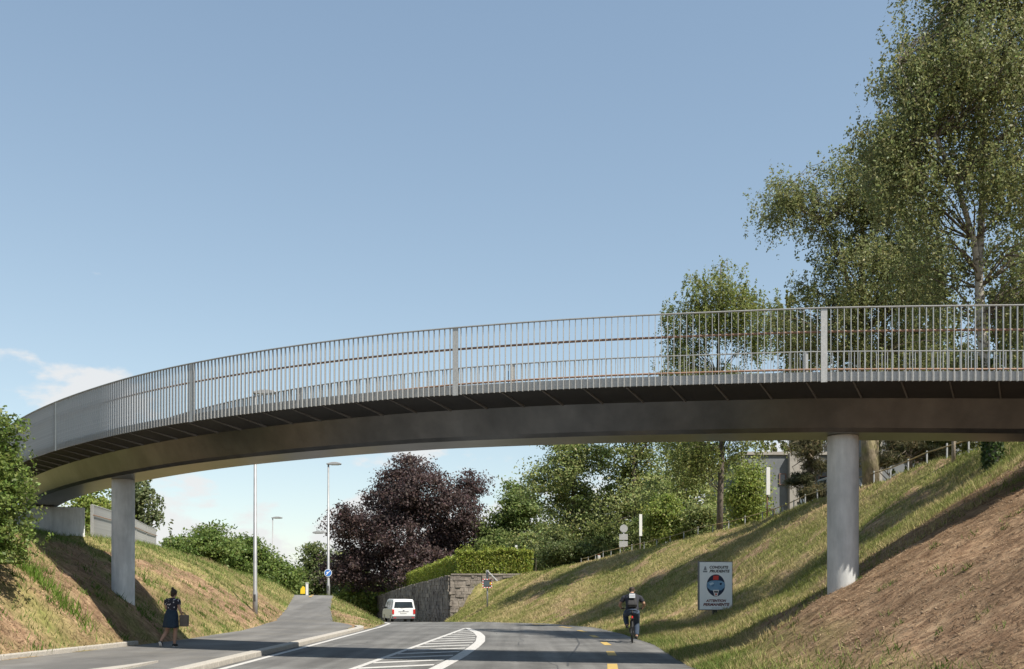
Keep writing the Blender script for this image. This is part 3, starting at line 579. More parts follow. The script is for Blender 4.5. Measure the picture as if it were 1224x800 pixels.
for i, (x, Y, top, hw, pal, lab) in enumerate([(672, 80, 640, 32, DARKG, 'dark shrub under the tall trees right of the hedge'), (710, 79, 648, 28, DARKG, 'dark shrub under the tall trees left of the round sign'), (800, 68, 600, 28, BRIGHT, 'bright green shrub on the crest left of the slender birch trunk'), (838, 66, 606, 24, GREEN, 'green shrub on the crest touching the slender birch trunk'), (770, 72, 622, 26, GREEN, 'green shrub on the crest behind the narrow panel post')]):
    simple('shrub', lab, x, Y, top, hw, 51 + i, pal, 10000, .10, None, 3, cat='shrub', group=G3, rc=.4, r0=.06, ncl=60, limbs=14)
# pines beside the pier
for i, (x, Y, top, bot, hw, lab) in enumerate([(966, 48, 480, 588, 26, 'dark pine immediately left of the round right pier'), (1085, 44, 500, 560, 34, 'spreading pine right of the mossy birch trunk')]):
    B = on(x, Y); H = pz(top, Y) - B[2]; z0 = max(pz(bot, Y) - B[2], .35); hw_ = hw / F * Y; r = np.random.default_rng(200 + i)
    st = [(0, 0, -.3, .16), (.1, 0, H * .5, .12), (-.05, .1, H, .03)]
    lobes = [(r.normal() * hw_ * .45, r.normal() * hw_ * .4, z0 + (H - z0) * f, hw_ * .6 * (1.1 - .6 * f), hw_ * .6 * (1.1 - .6 * f), .32) for f in np.linspace(0, 1, 8)]
    tree('pine_tree', lab, B, [st], lobes, 90, 15000, .13, PINE, 61 + i, bark, rc=.22, limbs=40, asp=.13, limb_r=.035, hang=-.4, shell=.3)
# left side: bushes behind the crest and trees behind the pier
G4 = 'bushes behind the left bank'
for i, (x, Y, top, hw, lab) in enumerate([(222, 76, 652, 26, 'low bush at the left end of the row behind the left bank'), (262, 78, 637, 40, 'largest bush of the row behind the left bank'), (303, 80, 648, 28, 'bush directly left of the foreground lamp post top of the bank'), (330, 82, 672, 22, 'small bush at the right end of the row behind the left bank'), (345, 92, 692, 16, 'tiny bush beside the crest of the climbing path')]):
    simple('bush', lab, x, Y, top, hw, 71 + i, [(.09, .15, .035), (.13, .19, .045), (.17, .225, .06)], 18000, .115, None, 3, cat='bush', group=G4, rc=.45, r0=.08, ncl=90, limbs=18, taper=.5)
simple('willow_tree', 'willow like tree behind the left pier', 160, 72, 555, 34, 81, [(.13, .165, .075), (.17, .2, .09), (.22, .25, .12)], 14000, .12, 650, weep=1.6, rc=.4, r0=.15, cat='tree')
simple('bush', 'yellow green bush behind the railing left of the left pier', 112, 66, 584, 30, 82, BRIGHT, 13000, .11, None, 3, cat='bush', group=G4, rc=.4, r0=.08, ncl=80)
G5 = 'trees beyond the climbing path'
for i, (x, Y, top, hw, pal, lab) in enumerate([(376, 108, 655, 20, DARKG, 'dark round tree at the end of the climbing path'), (412, 112, 668, 26, GREEN, 'green tree right of the post with the blue sign'), (356, 118, 690, 16, DARKG, 'low dark tree left of the yellow marker'), (440, 120, 690, 24, DARKG, 'dark tree behind the white van'), (428, 104, 700, 16, BRIGHT, 'bright small bush above the low wall beside the van')]):
    simple('roadside_tree', lab, x, Y, top, hw, 91 + i, pal, 13000, .16, None, 4, cat='tree', group=G5, rc=.6, r0=.15, ncl=70)
# hedge on the wall
def hedge():
    r = np.random.default_rng(5); T = empty('hedge', (px(540, 75.6), 75.6, 2.75)); tag(T, 'clipped yellow green hedge on top of the stone wall', 'hedge')
    pts = []; outs = []
    pathp = [(-4.1, 75.9, 2.7, 1.85), (1.9, 75.9, 2.75, 1.75)]; n1 = 26000
    u = r.random(n1); t_ = r.random(n1); face = r.random(n1)
    X = -4.2 + 5.7 * u; Zt = 1.95 + .3 * (fbm(X * 1.2, X * 0, 4) - .5) * 2; Yy = 75.7 + .9 * r.random(n1) ** 1.8; Z = 2.72 + Zt * (1 - (face < .72) * (1 - t_) - (face >= .72) * .03 * r.random(n1))
    P1 = np.stack([X, Yy, Z], 1); o1 = np.stack([X * 0, -np.ones(n1), (face >= .72) * 1.0], 1)
    n2 = 27000; u = r.random(n2); Y2 = 76 + 32 * u ** 1.5; wx = np.interp(Y2, [75, 90, 112], [-4.0, -8.8, -16.0]) + .35; zb = np.interp(Y2, [75, 90, 112], [2.7, 2.0, .5]); hh = np.interp(Y2, [75, 112], [1.8, 1.5]) + .5 * (fbm(Y2 * .8, Y2 * 0, 8) - .5)
    f = r.random(n2); t_ = r.random(n2); P2 = np.stack([wx + np.where(f < .6, .25 * r.random(n2), 1.3 * r.random(n2)), Y2, zb + hh * np.where(f < .6, t_, .97)], 1); o2 = np.stack([-np.ones(n2), -.3 * np.ones(n2), .4 * np.ones(n2)], 1)
    n3 = 1800; u = r.random(n3); X3 = -4.1 + 5.5 * u; P3 = np.stack([X3, 75.9 + .8 * r.random(n3), 4.45 + .75 * r.random(n3) ** 2 * (vnoise(X3 * 2.2, X3 * 0, 3) > .5)], 1); o3 = np.tile([0, -.3, 1.], (n3, 1))
    P = np.concatenate([P1, P2, P3]) + r.normal(size=(n1 + n2 + n3, 3)) * .08; out = unit(np.concatenate([o1, o2, o3]))
    V, Fq = leaf_geo(P - np.array(T.location), out, .092, r, hang=-1.2, asp=.4, vert=.1)
    npmesh('foliage', V, Fq, LEAF, T, tint(len(P), [(.22, .275, .04), (.29, .335, .06), (.17, .215, .04), (.36, .385, .09)], r, .2))
    b = MB()
    for x in np.arange(-3.8, 1.9, .8): b.tube([(x, 76.3, 2.4), (x + .05, 76.3, 4.2)], [.05, .02], 5)
    o = b.build('stems', bark, T, fix=False); o.location = -Vector(T.location)
hedge()
# overgrown shrub in the left foreground
B = (-13.4, 23.6, ground(-13.4, 23.6) - .1)
lobes = []
r_ = np.random.default_rng(3)
for (x, y, a, c, dy) in [(-20, 520, 1.0, .8, .2), (12, 525, .6, .75, 0), (18, 560, .62, .7, 0), (-15, 580, .9, 1.0, .3), (28, 590, .5, .6, -.1), (20, 640, .5, .7, -.2), (0, 660, .6, .6, -.2), (34, 625, .35, .5, -.1), (-10, 500, .5, .45, .4), (-40, 560, 1.1, 1.2, .4), (-60, 640, 1.1, 1.0, .2), (8, 690, .4, .3, -.2), (14, 700, .35, .3, -.3), (-5, 705, .5, .35, -.4), (30, 672, .3, .35, -.2)]:
    lobes.append(lb(x - 22, y, 23.4, B, a * .92, a, c, dy))
tree('ivy_shrub', 'sprawling leafy climber hiding the left end of the footbridge', B, [[(-.4, 0, -.3, .12), (-.3, .1, 1.2, .1), (-.1, 0, 2.6, .07), (0, .1, 3.8, .02)], [(.1, -.2, -.3, .07), (.3, -.1, 1.4, .06), (.5, 0, 2.6, .02)]], lobes, 330, 44000, .044, [(.11, .17, .035), (.16, .22, .05), (.22, .28, .075), (.09, .125, .035)], 101, bark, weep=.5, rc=.2, limbs=60, limb_r=.02, hang=.8, asp=.6, cat='shrub', shell=.6)

# ------------------------------------------------------------------ grass, straw and weeds
def field(name, n, xr, yr, keep, hgt, wid, pal, seed, parent=None, lean=.5, label=None, cat='grass', flat=False, dens=1.6):
    r = np.random.default_rng(seed); u = r.random(n * 3)
    Y = yr[0] + (yr[1] - yr[0]) * u ** dens; X = xr[0] + (xr[1] - xr[0]) * r.random(n * 3)
    ok = keep(X, Y, r); X = X[ok][:n]; Y = Y[ok][:n]; z, pv = hraw(X, Y); ok = ~pv; X = X[ok]; Y = Y[ok]; z = z[ok]; m = len(X)
    hh = hgt * (.45 + 1.1 * r.random(m)) * (1 + .5 * (fbm(X * .8, Y * .8, 2) - .5)); a = r.random(m) * 6.283; wv = wid * (.6 + .8 * r.random(m)) * (1 + np.clip((Y - 30) / 45, 0, 1.0))
    ax = np.stack([np.cos(a), np.sin(a), a * 0], 1) * wv[:, None]
    ln = r.normal(size=(m, 3)) * lean
    tip = np.stack([ln[:, 0] * hh, ln[:, 1] * hh, hh * (.05 + .25 * r.random(m) if flat else 1)], 1); tip = tip * 1.0
    if flat: tip[:, :2] = np.stack([np.cos(a + 1.57), np.sin(a + 1.57)], 1) * hh[:, None]
    P = np.stack([X, Y, z - (.0 if flat else .015)], 1)
    V = np.empty((m * 3, 3)); V[0::3] = P - ax; V[1::3] = P + ax; V[2::3] = P + tip
    pal = np.array(pal); k = np.clip(fbm(X * .55, Y * .55, seed) * 1.5 - .25 + r.normal(size=m) * .16, 0, .999); c = pal[(k * len(pal)).astype(int)] * (1 + .15 * r.normal(size=(m, 1)))
    c = np.clip(np.concatenate([c, np.ones((m, 1))], 1), .01, 1)
    o = npmesh(name, V, np.arange(m * 3).reshape(m, 3), BLADE, None, np.repeat(c, 3, 0), k=3)
    tag(o, label, cat, kind='stuff'); return o
GP = [(.15, .18, .045), (.20, .22, .065), (.27, .26, .10), (.36, .305, .145), (.45, .36, .20)]
field('grass', 190000, (-5, 17), (21, 76), lambda X, Y, r: (r.random(len(X)) > brown(X, Y) * .9) & (X > np.interp(Y, PY, PX[:, IRR]) - .12) & (X < np.interp(Y, PY, PX[:, IR4]) + 2), .11, .010, GP, 301, label='mown yellow green grass on the right bank')
field('verge_grass', 16000, (3.5, 6.3), (10, 40), lambda X, Y, r: (X > np.interp(Y, PY, PX[:, IRR]) - .05) & (X < np.interp(Y, PY, PX[:, IRR]) + .5 + r.random(len(X)) ** 2 * 1.4), .13, .009, [(.10, .15, .035), (.14, .185, .045), (.19, .21, .065), (.3, .25, .12)], 302, label='taller green grass along the right road edge', dens=1.0)
field('straw', 90000, (4, 15), (9, 25.5), lambda X, Y, r: r.random(len(X)) < brown(X, Y), .10, .0055, [(.16, .098, .06), (.27, .18, .112), (.38, .27, .17), (.50, .38, .255)], 303, label='dry straw and dead stalks on the brown slope', flat=True, dens=1.0)
field('bank_grass', 70000, (-22, -6.3), (19, 72), lambda X, Y, r: (r.random(len(X)) > brown(X, Y) * .93), .15, .011, [(.10, .155, .035), (.13, .18, .045), (.175, .195, .065), (.26, .22, .11)], 304, label='rough green grass on the left bank')
field('dry_litter', 52000, (-17, -9), (19, 54), lambda X, Y, r: r.random(len(X)) < brown(X, Y), .11, .008, [(.17, .105, .072), (.26, .165, .115), (.33, .22, .155), (.41, .29, .205)], 305, label='dry cut litter on the left bank', flat=True)
def tufts(name, label, spots, hgt, nb, spread, pal, seed, wid=.012):
    r = np.random.default_rng(seed); Ps = []
    for (x, y) in spots:
        k = int(nb * (.5 + r.random())); Ps.append(np.stack([x + r.normal(size=k) * spread, y + r.normal(size=k) * spread], 1))
    Q = np.concatenate(Ps); m = len(Q); z, pv = hraw(Q[:, 0], Q[:, 1]); ok = ~pv; Q = Q[ok]; z = z[ok]; m = len(Q)
    hh = hgt * (.4 + .9 * r.random(m)); a = r.random(m) * 6.283; ax = np.stack([np.cos(a), np.sin(a), a * 0], 1) * wid
    P = np.stack([Q[:, 0], Q[:, 1], z - .02], 1); ln = r.normal(size=(m, 2)) * .45 * hh[:, None]; V = np.empty((m * 3, 3)); V[0::3] = P - ax; V[1::3] = P + ax; V[2::3] = P + np.stack([ln[:, 0], ln[:, 1], hh], 1)
    pal = np.array(pal); c = pal[r.integers(0, len(pal), m)] * (1 + .15 * r.normal(size=(m, 1))); c = np.clip(np.concatenate([c, np.ones((m, 1))], 1), .01, 1)
    tag(npmesh(name, V, np.arange(m * 3).reshape(m, 3), BLADE, None, np.repeat(c, 3, 0), k=3), label, 'weeds', kind='stuff')
def clods():
    r = np.random.default_rng(66); n = 1500; X = r.uniform(4.5, 13, n); Y = 10 + 14.5 * r.random(n); ok = r.random(n) < brown(X, Y) * (fbm(X * 1.3, Y * 1.3, 77) > .5); X = X[ok]; Y = Y[ok]; z = hraw(X, Y)[0]
    o8 = np.array([(1, 0, 0), (0, 1, 0), (-1, 0, 0), (0, -1, 0), (0, 0, 1), (0, 0, -1)], float); fc = np.array([(0, 1, 4), (1, 2, 4), (2, 3, 4), (3, 0, 4), (1, 0, 5), (2, 1, 5), (3, 2, 5), (0, 3, 5)])
    m = len(X); sz = .010 + .022 * r.random((m, 1, 1)) ** 2; V = o8[None] * (1 + .45 * r.normal(size=(m, 6, 3))) * sz * np.array([1.2, 1.2, .8]) + np.stack([X, Y, z + .004], 1)[:, None, :]; Fq = (fc[None] + 6 * np.arange(m)[:, None, None]).reshape(-1, 3)
    tag(npmesh('soil_clods', V.reshape(-1, 3), Fq, mat('clod_soil', (.2, .14, .09), (.32, .235, .155), 9, .95, bump=.4), k=3), 'small soil clods scattered over the brown right slope', 'soil', kind='stuff')
clods()
r_ = np.random.default_rng(55)
sp1 = [(x, y) for x, y in zip(r_.uniform(4.6, 12, 120), r_.uniform(11, 23, 120)) if r_.random() < .55]
tufts('weeds', 'scattered green weeds on the brown right slope', sp1, .10, 20, .07, [(.08, .125, .025), (.12, .16, .04)], 401)
sp2 = [(edge(IPL, y) - .15 - abs(r_.normal()) * 1.6, y) for y in r_.uniform(20, 50, 110)]
tufts('bank_weeds', 'leafy green weeds dotted over the left bank', sp2, .16, 26, .09, [(.07, .13, .02), (.10, .17, .03)], 402, .016)
sp4 = []
while len(sp4) < 230:
    y = 23 + 45 * r_.random() ** 1.3; x = edge(IRR, y) + .3 + (edge(IR4, y) - edge(IRR, y)) * r_.random()
    if float(brown(np.array([x]), np.array([y]))[0]) < .5: sp4.append((x, y))
tufts('grass_clumps', 'coarser grass clumps and seed stalks on the right bank', sp4, .24, 26, .13, [(.13, .17, .045), (.18, .2, .06), (.33, .27, .13), (.40, .32, .18)], 404, .009)
sp5 = [(5.2 + k * .26 + r_.normal() * .1, 24.3 + r_.normal() * .35) for k in range(26)]
tufts('dry_stalks', 'dry stalks along the upper edge of the brown slope', sp5, .28, 7, .12, [(.3, .22, .12), (.22, .2, .09), (.38, .3, .18)], 405, .007)
sp3 = [(-11.1 - k * .17, 25.9 + k * .02 + r_.normal() * .15) for k in range(16)]
tufts('tall_grass', 'tall bright grass at the shadow edge on the left bank', sp3, .4, 45, .16, [(.09, .16, .02), (.13, .2, .035)], 403, .012)

# ------------------------------------------------------------------ stone retaining walls
def stone_face(parent, a, b_, zb, zt, seed, course=.23, batter=.0):
    r = np.random.default_rng(seed); a = Vector(a); b_ = Vector(b_); d = (b_ - a); L = d.length; d.normalize(); n = Vector((d.y, -d.x, 0)); m = MB()
    zmin = min(zb(0), zb(L)); z = zmin
    zmax = max(zt(0), zt(L))
    while z < zmax:
        hgt = course * (.6 + .8 * r.random()); q = -.1
        while q < L:
            wv = .2 + .45 * r.random() ** 1.5; c = q + wv / 2
            if c > L: break
            top = min(zt(min(max(c, 0), L)), z + hgt)
            if top - z > .06 and z + hgt > zb(min(max(c, 0), L)) - .1:
                dep = .16 + .09 * r.random(); cc = a + d * c + n * (dep / 2 - .1 - batter * (z - zmin))
                rot = Matrix.Rotation(math.atan2(d.y, d.x) + r.normal() * .03, 3, 'Z') @ Matrix.Rotation(r.normal() * .05, 3, 'Y')
                m.box((cc.x, cc.y, (z + top) / 2), (wv - .014, dep, top - z - .012), rot)
            q += wv
        z += hgt
    o = m.build('stones', stone_m, parent, fix=False); tag(o, kind='stuff'); return o
mortar = mat('mortar', (0.10, 0.095, 0.088), (0.17, 0.16, 0.145), 4, 0.95, bump=0.5)
wall = empty('stone_wall', (0, 0, 0)); tag(wall, 'weathered grey stone retaining wall under the hedge beside the van', 'wall')
def wx(Y): return float(np.interp(Y, [75, 90, 112], [-4.5, -9.35, -16.6]))
def wzt(Y): return float(np.interp(Y, [75, 90, 112], [2.88, 2.15, .62]))
b = MB(); ys = list(np.linspace(75.05, 112, 12))
vs = []
for Y in ys: vs += [(wx(Y) + .05, Y, -3), (wx(Y) + .22, Y, wzt(Y)), (wx(Y) + .62, Y, wzt(Y)), (wx(Y) + .62, Y, -3)]
fs = [(i * 4 + k, i * 4 + (k + 1) % 4, i * 4 + 4 + (k + 1) % 4, i * 4 + 4 + k) for i in range(11) for k in range(4)] + [(0, 1, 2, 3), (47, 46, 45, 44)]
b.add(vs, fs)
b.prism([(-4.45, 75.0), (1.75, 75.0), (1.75, 75.45), (-4.45, 75.45)], 'z', -1.2, 2.86)
b.build('wall_core', mortar, wall)
stone_face(wall, (-4.55, 75.0, 0), (1.75, 75.0, 0), lambda q: max(-.9, -.9 + .55 * (q - .5)), lambda q: 2.86, 1)
for k in range(6):
    Y0, Y1 = 75 + k * 6, 75 + (k + 1) * 6
    stone_face(wall, (wx(Y1), Y1, 0), (wx(Y0), Y0, 0), lambda q: -2.6, lambda q, Y0=Y0, Y1=Y1: wzt(Y1) + (wzt(Y0) - wzt(Y1)) * q / 6.2, 20 + k, course=.25, batter=-.045)
cap = MB(); r_ = np.random.default_rng(8); q = -4.6
while q < 1.7:
    L = .5 + .5 * r_.random(); m = MB(); m.box((q + L / 2, 75.12, 2.93), (L - .02, .52, .13)); m.build('coping_stone', stone_m, wall, bevel=.02); q += L
wall2 = empty('stone_wall', (px(436, 111), 111, -2)); tag(wall2, 'short sunlit stone wall end left of the white van', 'wall')
m = MB(); m.box((-.2, 0, .7), (3.0, .5, 2.9)); m.build('wall_core', mortar, wall2)
o = stone_face(wall2, (-1.7, -.27, 0), (1.3, -.27, 0), lambda q: -.6, lambda q: 2.2, 44)
m = MB(); m.box((-.2, 0, 2.22), (3.1, .6, .12)); m.build('coping', stone_m, wall2, bevel=.02)

# ------------------------------------------------------------------ lamps, signs, fences
def lamp(x, Y, head_y, label, hl=.75, arm=None, r=.09, head_dir=1, base_z=None):
    X = px(x, Y); g0 = ground(X, Y) if base_z is None else base_z; T = empty('street_lamp', (X, Y, g0)); tag(T, label, 'street lamp', 'grey street lamps on the left'); H = pz(head_y, Y) - g0
    b = MB(); b.tube([(0, 0, -.3), (0, 0, .9), (0, 0, .95), (0, 0, H - .1)], [r * 1.25, r * 1.2, r, r * .6], 12); b.build('pole', pole_m, T, True)
    def head(z, sgn, k):
        b = MB(); b.prism([(-.12, -.02), (-.10, .04), (hl * .3, .12), (hl * .6, .13), (hl * .92, .07), (hl, .01), (hl * .9, -.05), (hl * .2, -.06)], 'y', -.14 * k, .14 * k)
        o = b.build('lamp_head', pole_m, T, bevel=.02); o.location = (0, 0, z); o.scale = (sgn * k, 1, k)
        d = MB(); d.box((hl * .5, 0, -.062), (hl * .55, .2 * k, .02)); e = d.build('diffuser', mat('lamp_glass', (.45, .46, .46), None, rough=.3), o)
        return o
    head(H - .1, head_dir, 1.0)
    if arm is not None:
        z = pz(arm, Y) - g0; b = MB(); b.tube([(0, 0, z), (-.35, 0, z + .04)], [.035, .03], 6); b.build('side_arm', pole_m, T); h2 = head(z, -1, .85); h2.location = (-.3, 0, z)
    d = MB(); d.box((0, -r * 1.2, .65), (.09, .02, .3)); d.build('service_door', dark, T)
    return T, H
lamp(305, 43.3, 467, 'nearest street lamp, its pole rising from the left bank behind the bridge', hl=.95)
T2, H2 = lamp(392.5, 64, 553, 'street lamp with a low side arm and blue round sign beside the path', arm=637, hl=.85)
b = MB(); b.tube([(0, -.12, 0), (0, -.10, 0)], .245, 28); sg = b.build('round_sign', mat('sign_white', (.72, .73, .74), None, rough=.5), T2); sg.location = (0, 0, pz(685, 64) - T2.location.z)
b = MB(); b.tube([(0, -.126, 0), (0, -.122, 0)], .215, 28); b.build('blue_disc', mat('sign_blue', (.04, .16, .48), None, rough=.45), sg)
b = MB(); b.box((0, -.131, 0), (.05, .005, .34), Matrix.Rotation(.75, 3, 'Y')); b.tube([(-.05, -.131, .02), (-.05, -.128, .02)], .05, 12); b.build('sign_symbol', MATS['sign_white'], sg)
lamp(326, 96, 618, 'farthest street lamp with side arm above the bushes', arm=686, hl=.95, r=.08, base_z=.7)
b = MB(); X = px(367, 63.5); g0 = ground(X - .2, 63.5)
T = empty('marker_post', (X, 63.5, 1.38)); tag(T, 'white marker post with yellow flag plate at the path crest', 'post')
b = MB(); b.box((0, 0, .38), (.15, .12, .8)); b.box((0, 0, .80), (.19, .16, .05)); b.build('post', mat('post_white', (.62, .62, .6), None, rough=.6), T, bevel=.01)
b = MB(); b.prism([(-.42, .12), (-.12, .12), (-.12, .52), (-.26, .62), (-.40, .42)], 'y', -.03, .0); b.build('yellow_plate', mat('sign_yellow', (.75, .50, .03), None, rough=.5), T)
# white delineators
for (x, Y, y1, y0, lab) in [(617, 77.2, 652, 690, 'grey white post sticking up behind the hedge'), (441, 110.5, 712, 724, 'white delineator on the short wall left of the van'), (716, 66, 664, 673, 'small pale marker stone on the crest below the round sign')]:
    z0 = ground(px(x, Y), Y) if y0 != 724 else .22; hh = pz(y1, Y) - z0; T = empty('delineator_post', (px(x, Y), Y, z0)); tag(T, lab, 'post')
    b = MB(); b.box((0, 0, hh / 2 - .05), (.2, .12, hh + .1), None, .9); b.build('post_body', MATS['post_white'], T, bevel=.015); b = MB(); b.box((0, 0, hh + .02), (.14, .1, .045)); b.build('cap', dark if y0 == 690 else mat('reflector', (.35, .12, .1), None, rough=.5), T)
# round sign seen from behind and two narrow panel posts on the crest
def crest_post(x, Y, top, y0, label):
    X = px(x, Y); g0 = ground(X, Y); T = empty('sign_post', (X, Y, g0)); tag(T, label, 'sign'); H = pz(top, Y) - g0
    b = MB(); b.tube([(0, 0, -.3), (0, 0, H)], .04, 8); b.build('pole', pole_m, T, True); return T, H, g0
T, H, g0 = crest_post(745.5, 65, 627, 663, 'grey backs of a round sign and two plates on one pole')
z = pz(632, 65) - g0; b = MB(); b.tube([(0, -.06, z), (0, -.045, z)], .26, 24); b.build('round_plate', galv, T)
for y in (642, 650.5):
    b = MB(); b.box((-.02, -.055, pz(y, 65) - g0), (.56, .015, .38)); b.build('plate', galv, T)
for (x, Y, top, bot, lab) in [(765, 65, 615, 641, 'narrow white panel post right of the round sign on the crest'), (917, 51, 559, 592, 'narrow white panel on a brown pole in front of the grey building')]:
    T, H, g0 = crest_post(x, Y, top, 0, lab); T.children[0].data.materials[0] = wood if x == 917 else pole_m
    zt, zb = pz(top, Y) - g0, pz(bot, Y) - g0; b = MB(); b.box((.03, -.07, (zt + zb) / 2), (.19, .08, zt - zb)); b.build('panel', MATS['post_white'], T, bevel=.01)
X = px(1139.5, 33); T = empty('timber_post', (X, 33, ground(X, 33))); tag(T, 'weathered timber post on the crest right of the pines', 'post')
b = MB(); b.tube([(0, 0, -.2), (.02, 0, 1.7)], [.065, .055], 9); b.build('shaft', mat('grey_timber', (.25, .2, .15), (.36, .3, .24), 8, .9, bump=.4), T, True); b = MB(); b.tube([(.02, 0, 1.7), (.02, 0, 1.74)], [.06, .03], 9); b.build('top', MATS['grey_timber'], T)
# low rail fence along the crest
fence = empty('rail_fence', (0, 0, 0)); tag(fence, 'low fence of grey posts and one wooden rail along the bank crest', 'fence')
fp = []
for Y in np.arange(30.5, 73.5, 1.35):
    X = edge(IR4, Y) + .35; fp.append(Vector((X, Y, ground(X, Y))))
pb = MB(); pb.box((0, 0, .16), (.045, .045, .8)); pme = pb.mesh('fence_post', mat('fence_grey', (.27, .28, .28), (.35, .36, .36), 6, .6))
rail_m = mat('fence_rail', (.22, .17, .09), (.36, .28, .14), 3, .8)
for p_ in fp: inst(pme, 'fence_post', fence, p_)
for i in range(0, len(fp) - 1, 2):
    a = fp[i]; c = fp[min(i + 2, len(fp) - 1)]; b = MB(); b.tube([a + Vector((0, -.04, .5)), (a + c) / 2 + Vector((0, -.04, .495)), c + Vector((0, -.04, .5))], .024, 6); b.build('rail', rail_m, fence, True)
# railing of the approach path on the left plateau
ar = empty('path_railing', (0, 0, 0)); tag(ar, 'pale baluster railing behind the left pier beyond the abutment', 'railing')
pts = [(-17.3, 41.0), (-18.2, 46), (-19.6, 52), (-21.2, 58), (-22.3, 62.4)]; L = [0]
for i in range(4): L.append(L[-1] + math.dist(pts[i], pts[i + 1]))
def arp(q): return Vector((float(np.interp(q, L, [p_[0] for p_ in pts])), float(np.interp(q, L, [p_[1] for p_ in pts])), float(np.interp(q, L, [5.2, 5.25, 5.35, 5.45, 5.55]))))
b2 = MB(); b2.box((0, 0, -.7), (.045, .012, 1.4)); bme = b2.mesh('baluster', galv)
for i, q in enumerate(np.arange(.06, L[-1], .125)):
    if i < 175: inst(bme, 'baluster', ar, arp(q), R(-72) + .9)
b = MB(); b.tube([arp(q) for q in np.linspace(0, L[-1], 24)], .03, 6); b.build('top_rail', galv, ar); b = MB(); b.tube([arp(q) + Vector((.06, 0, -.42)) for q in np.linspace(0, L[-1], 24)], .022, 6); b.build('handrail', wood, ar)
for q in np.arange(.02, L[-1], 5.3):
    b = MB(); b.box((0, 0, -.75), (.1, .1, 1.5)); o = b.build('railing_post', galv, ar); o.location = arp(q)

# ------------------------------------------------------------------ buildings behind the crest
conc_b = mat('facade_concrete', (.12, .13, .14), (.165, .175, .185), 1.2, .9, bump=.2, bscale=20); pale = mat('pale_panel', (.27, .25, .225), (.33, .31, .28), 2, .85); winm = mat('window_glass', (.03, .04, .05), None, rough=.12, spec=.8); framem = mat('window_frame', (.16, .10, .085), None, rough=.6)
def building(name, label, X0, X1, Y0, Y1, z0, z1, wins, pil, panels):
    T = empty(name, ((X0 + X1) / 2, Y0, z0)); tag(T, label, 'building'); cx_ = (X0 + X1) / 2
    b = MB(); b.box((0, (Y1 - Y0) / 2, (z1 - z0) / 2), (X1 - X0, Y1 - Y0, z1 - z0)); b.build('wall', conc_b, T)
    b = MB(); b.box((0, (Y1 - Y0) / 2, z1 - z0 + .12), (X1 - X0 + .3, Y1 - Y0 + .3, .24)); b.build('roof_edge', pale, T)
    for (xa, xb, za, zb) in wins:
        b = MB(); x0, x1 = xa - cx_, xb - cx_; y = -.03
        for (u, v, du, dv) in [((x0 + x1) / 2, za - z0 + .04, x1 - x0, .08), ((x0 + x1) / 2, zb - z0 - .04, x1 - x0, .08), (x0 + .04, (za + zb) / 2 - z0, .08, zb - za - .17), (x1 - .04, (za + zb) / 2 - z0, .08, zb - za - .17)]: b.box((u, y, v), (du, .12, dv))
        f = b.build('window', framem, T); b = MB(); b.box(((x0 + x1) / 2, -.012, (za + zb) / 2 - z0), (x1 - x0 - .16, .02, zb - za - .17)); b.build('pane', winm, f)
    for (xa, xb, za, zb) in pil:
        b = MB(); b.box(((xa + xb) / 2 - cx_, -.3, (za + zb) / 2 - z0), (xb - xa, .59, zb - za)); b.build('pilaster', pale, T)
    for (xa, xb, za, zb) in panels:
        b = MB(); b.box(((xa + xb) / 2 - cx_, -.06, (za + zb) / 2 - z0), (xb - xa - .03, .11, zb - za)); b.build('facade_panel', pale, T)
    return T
Yb = 78.; X_ = lambda x: px(x, Yb); Z_ = lambda y: pz(y, Yb)
building('office_building', 'grey concrete building with pale pilasters left of the right pier', X_(886), X_(1003), Yb, Yb + 14, 4.5, Z_(544), [(X_(931), X_(939.5), Z_(580), Z_(566)), (X_(952.5), X_(957.5), Z_(577), Z_(569)), (X_(959), X_(966), Z_(577), Z_(569)), (X_(968), X_(975), Z_(577), Z_(569)), (X_(919), X_(926), Z_(619), Z_(608)), (X_(897), X_(907), Z_(580), Z_(566)), (X_(910), X_(920), Z_(580), Z_(566)), (X_(978), X_(990), Z_(577), Z_(569))],
         [(X_(941.5), X_(950), 4.6, Z_(543)), (X_(884), X_(888), 4.6, Z_(545))], [(X_(951), X_(964), Z_(567), Z_(545)), (X_(964.3), X_(978), Z_(567), Z_(545)), (X_(952), X_(958), Z_(600), Z_(579))])
Yb = 70.
wl = [(X_(x), X_(x + 17), Z_(553), Z_(544)) for x in range(1060, 1300, 22)] + [(X_(x), X_(x + 17), Z_(528), Z_(517)) for x in range(1060, 1300, 22)]
building('office_building', 'long blue grey building with window bands right of the pier', X_(1049), X_(1330), Yb, Yb + 12, 5.0, Z_(505), wl, [(X_(1047), X_(1051), 5.1, Z_(504))], [])

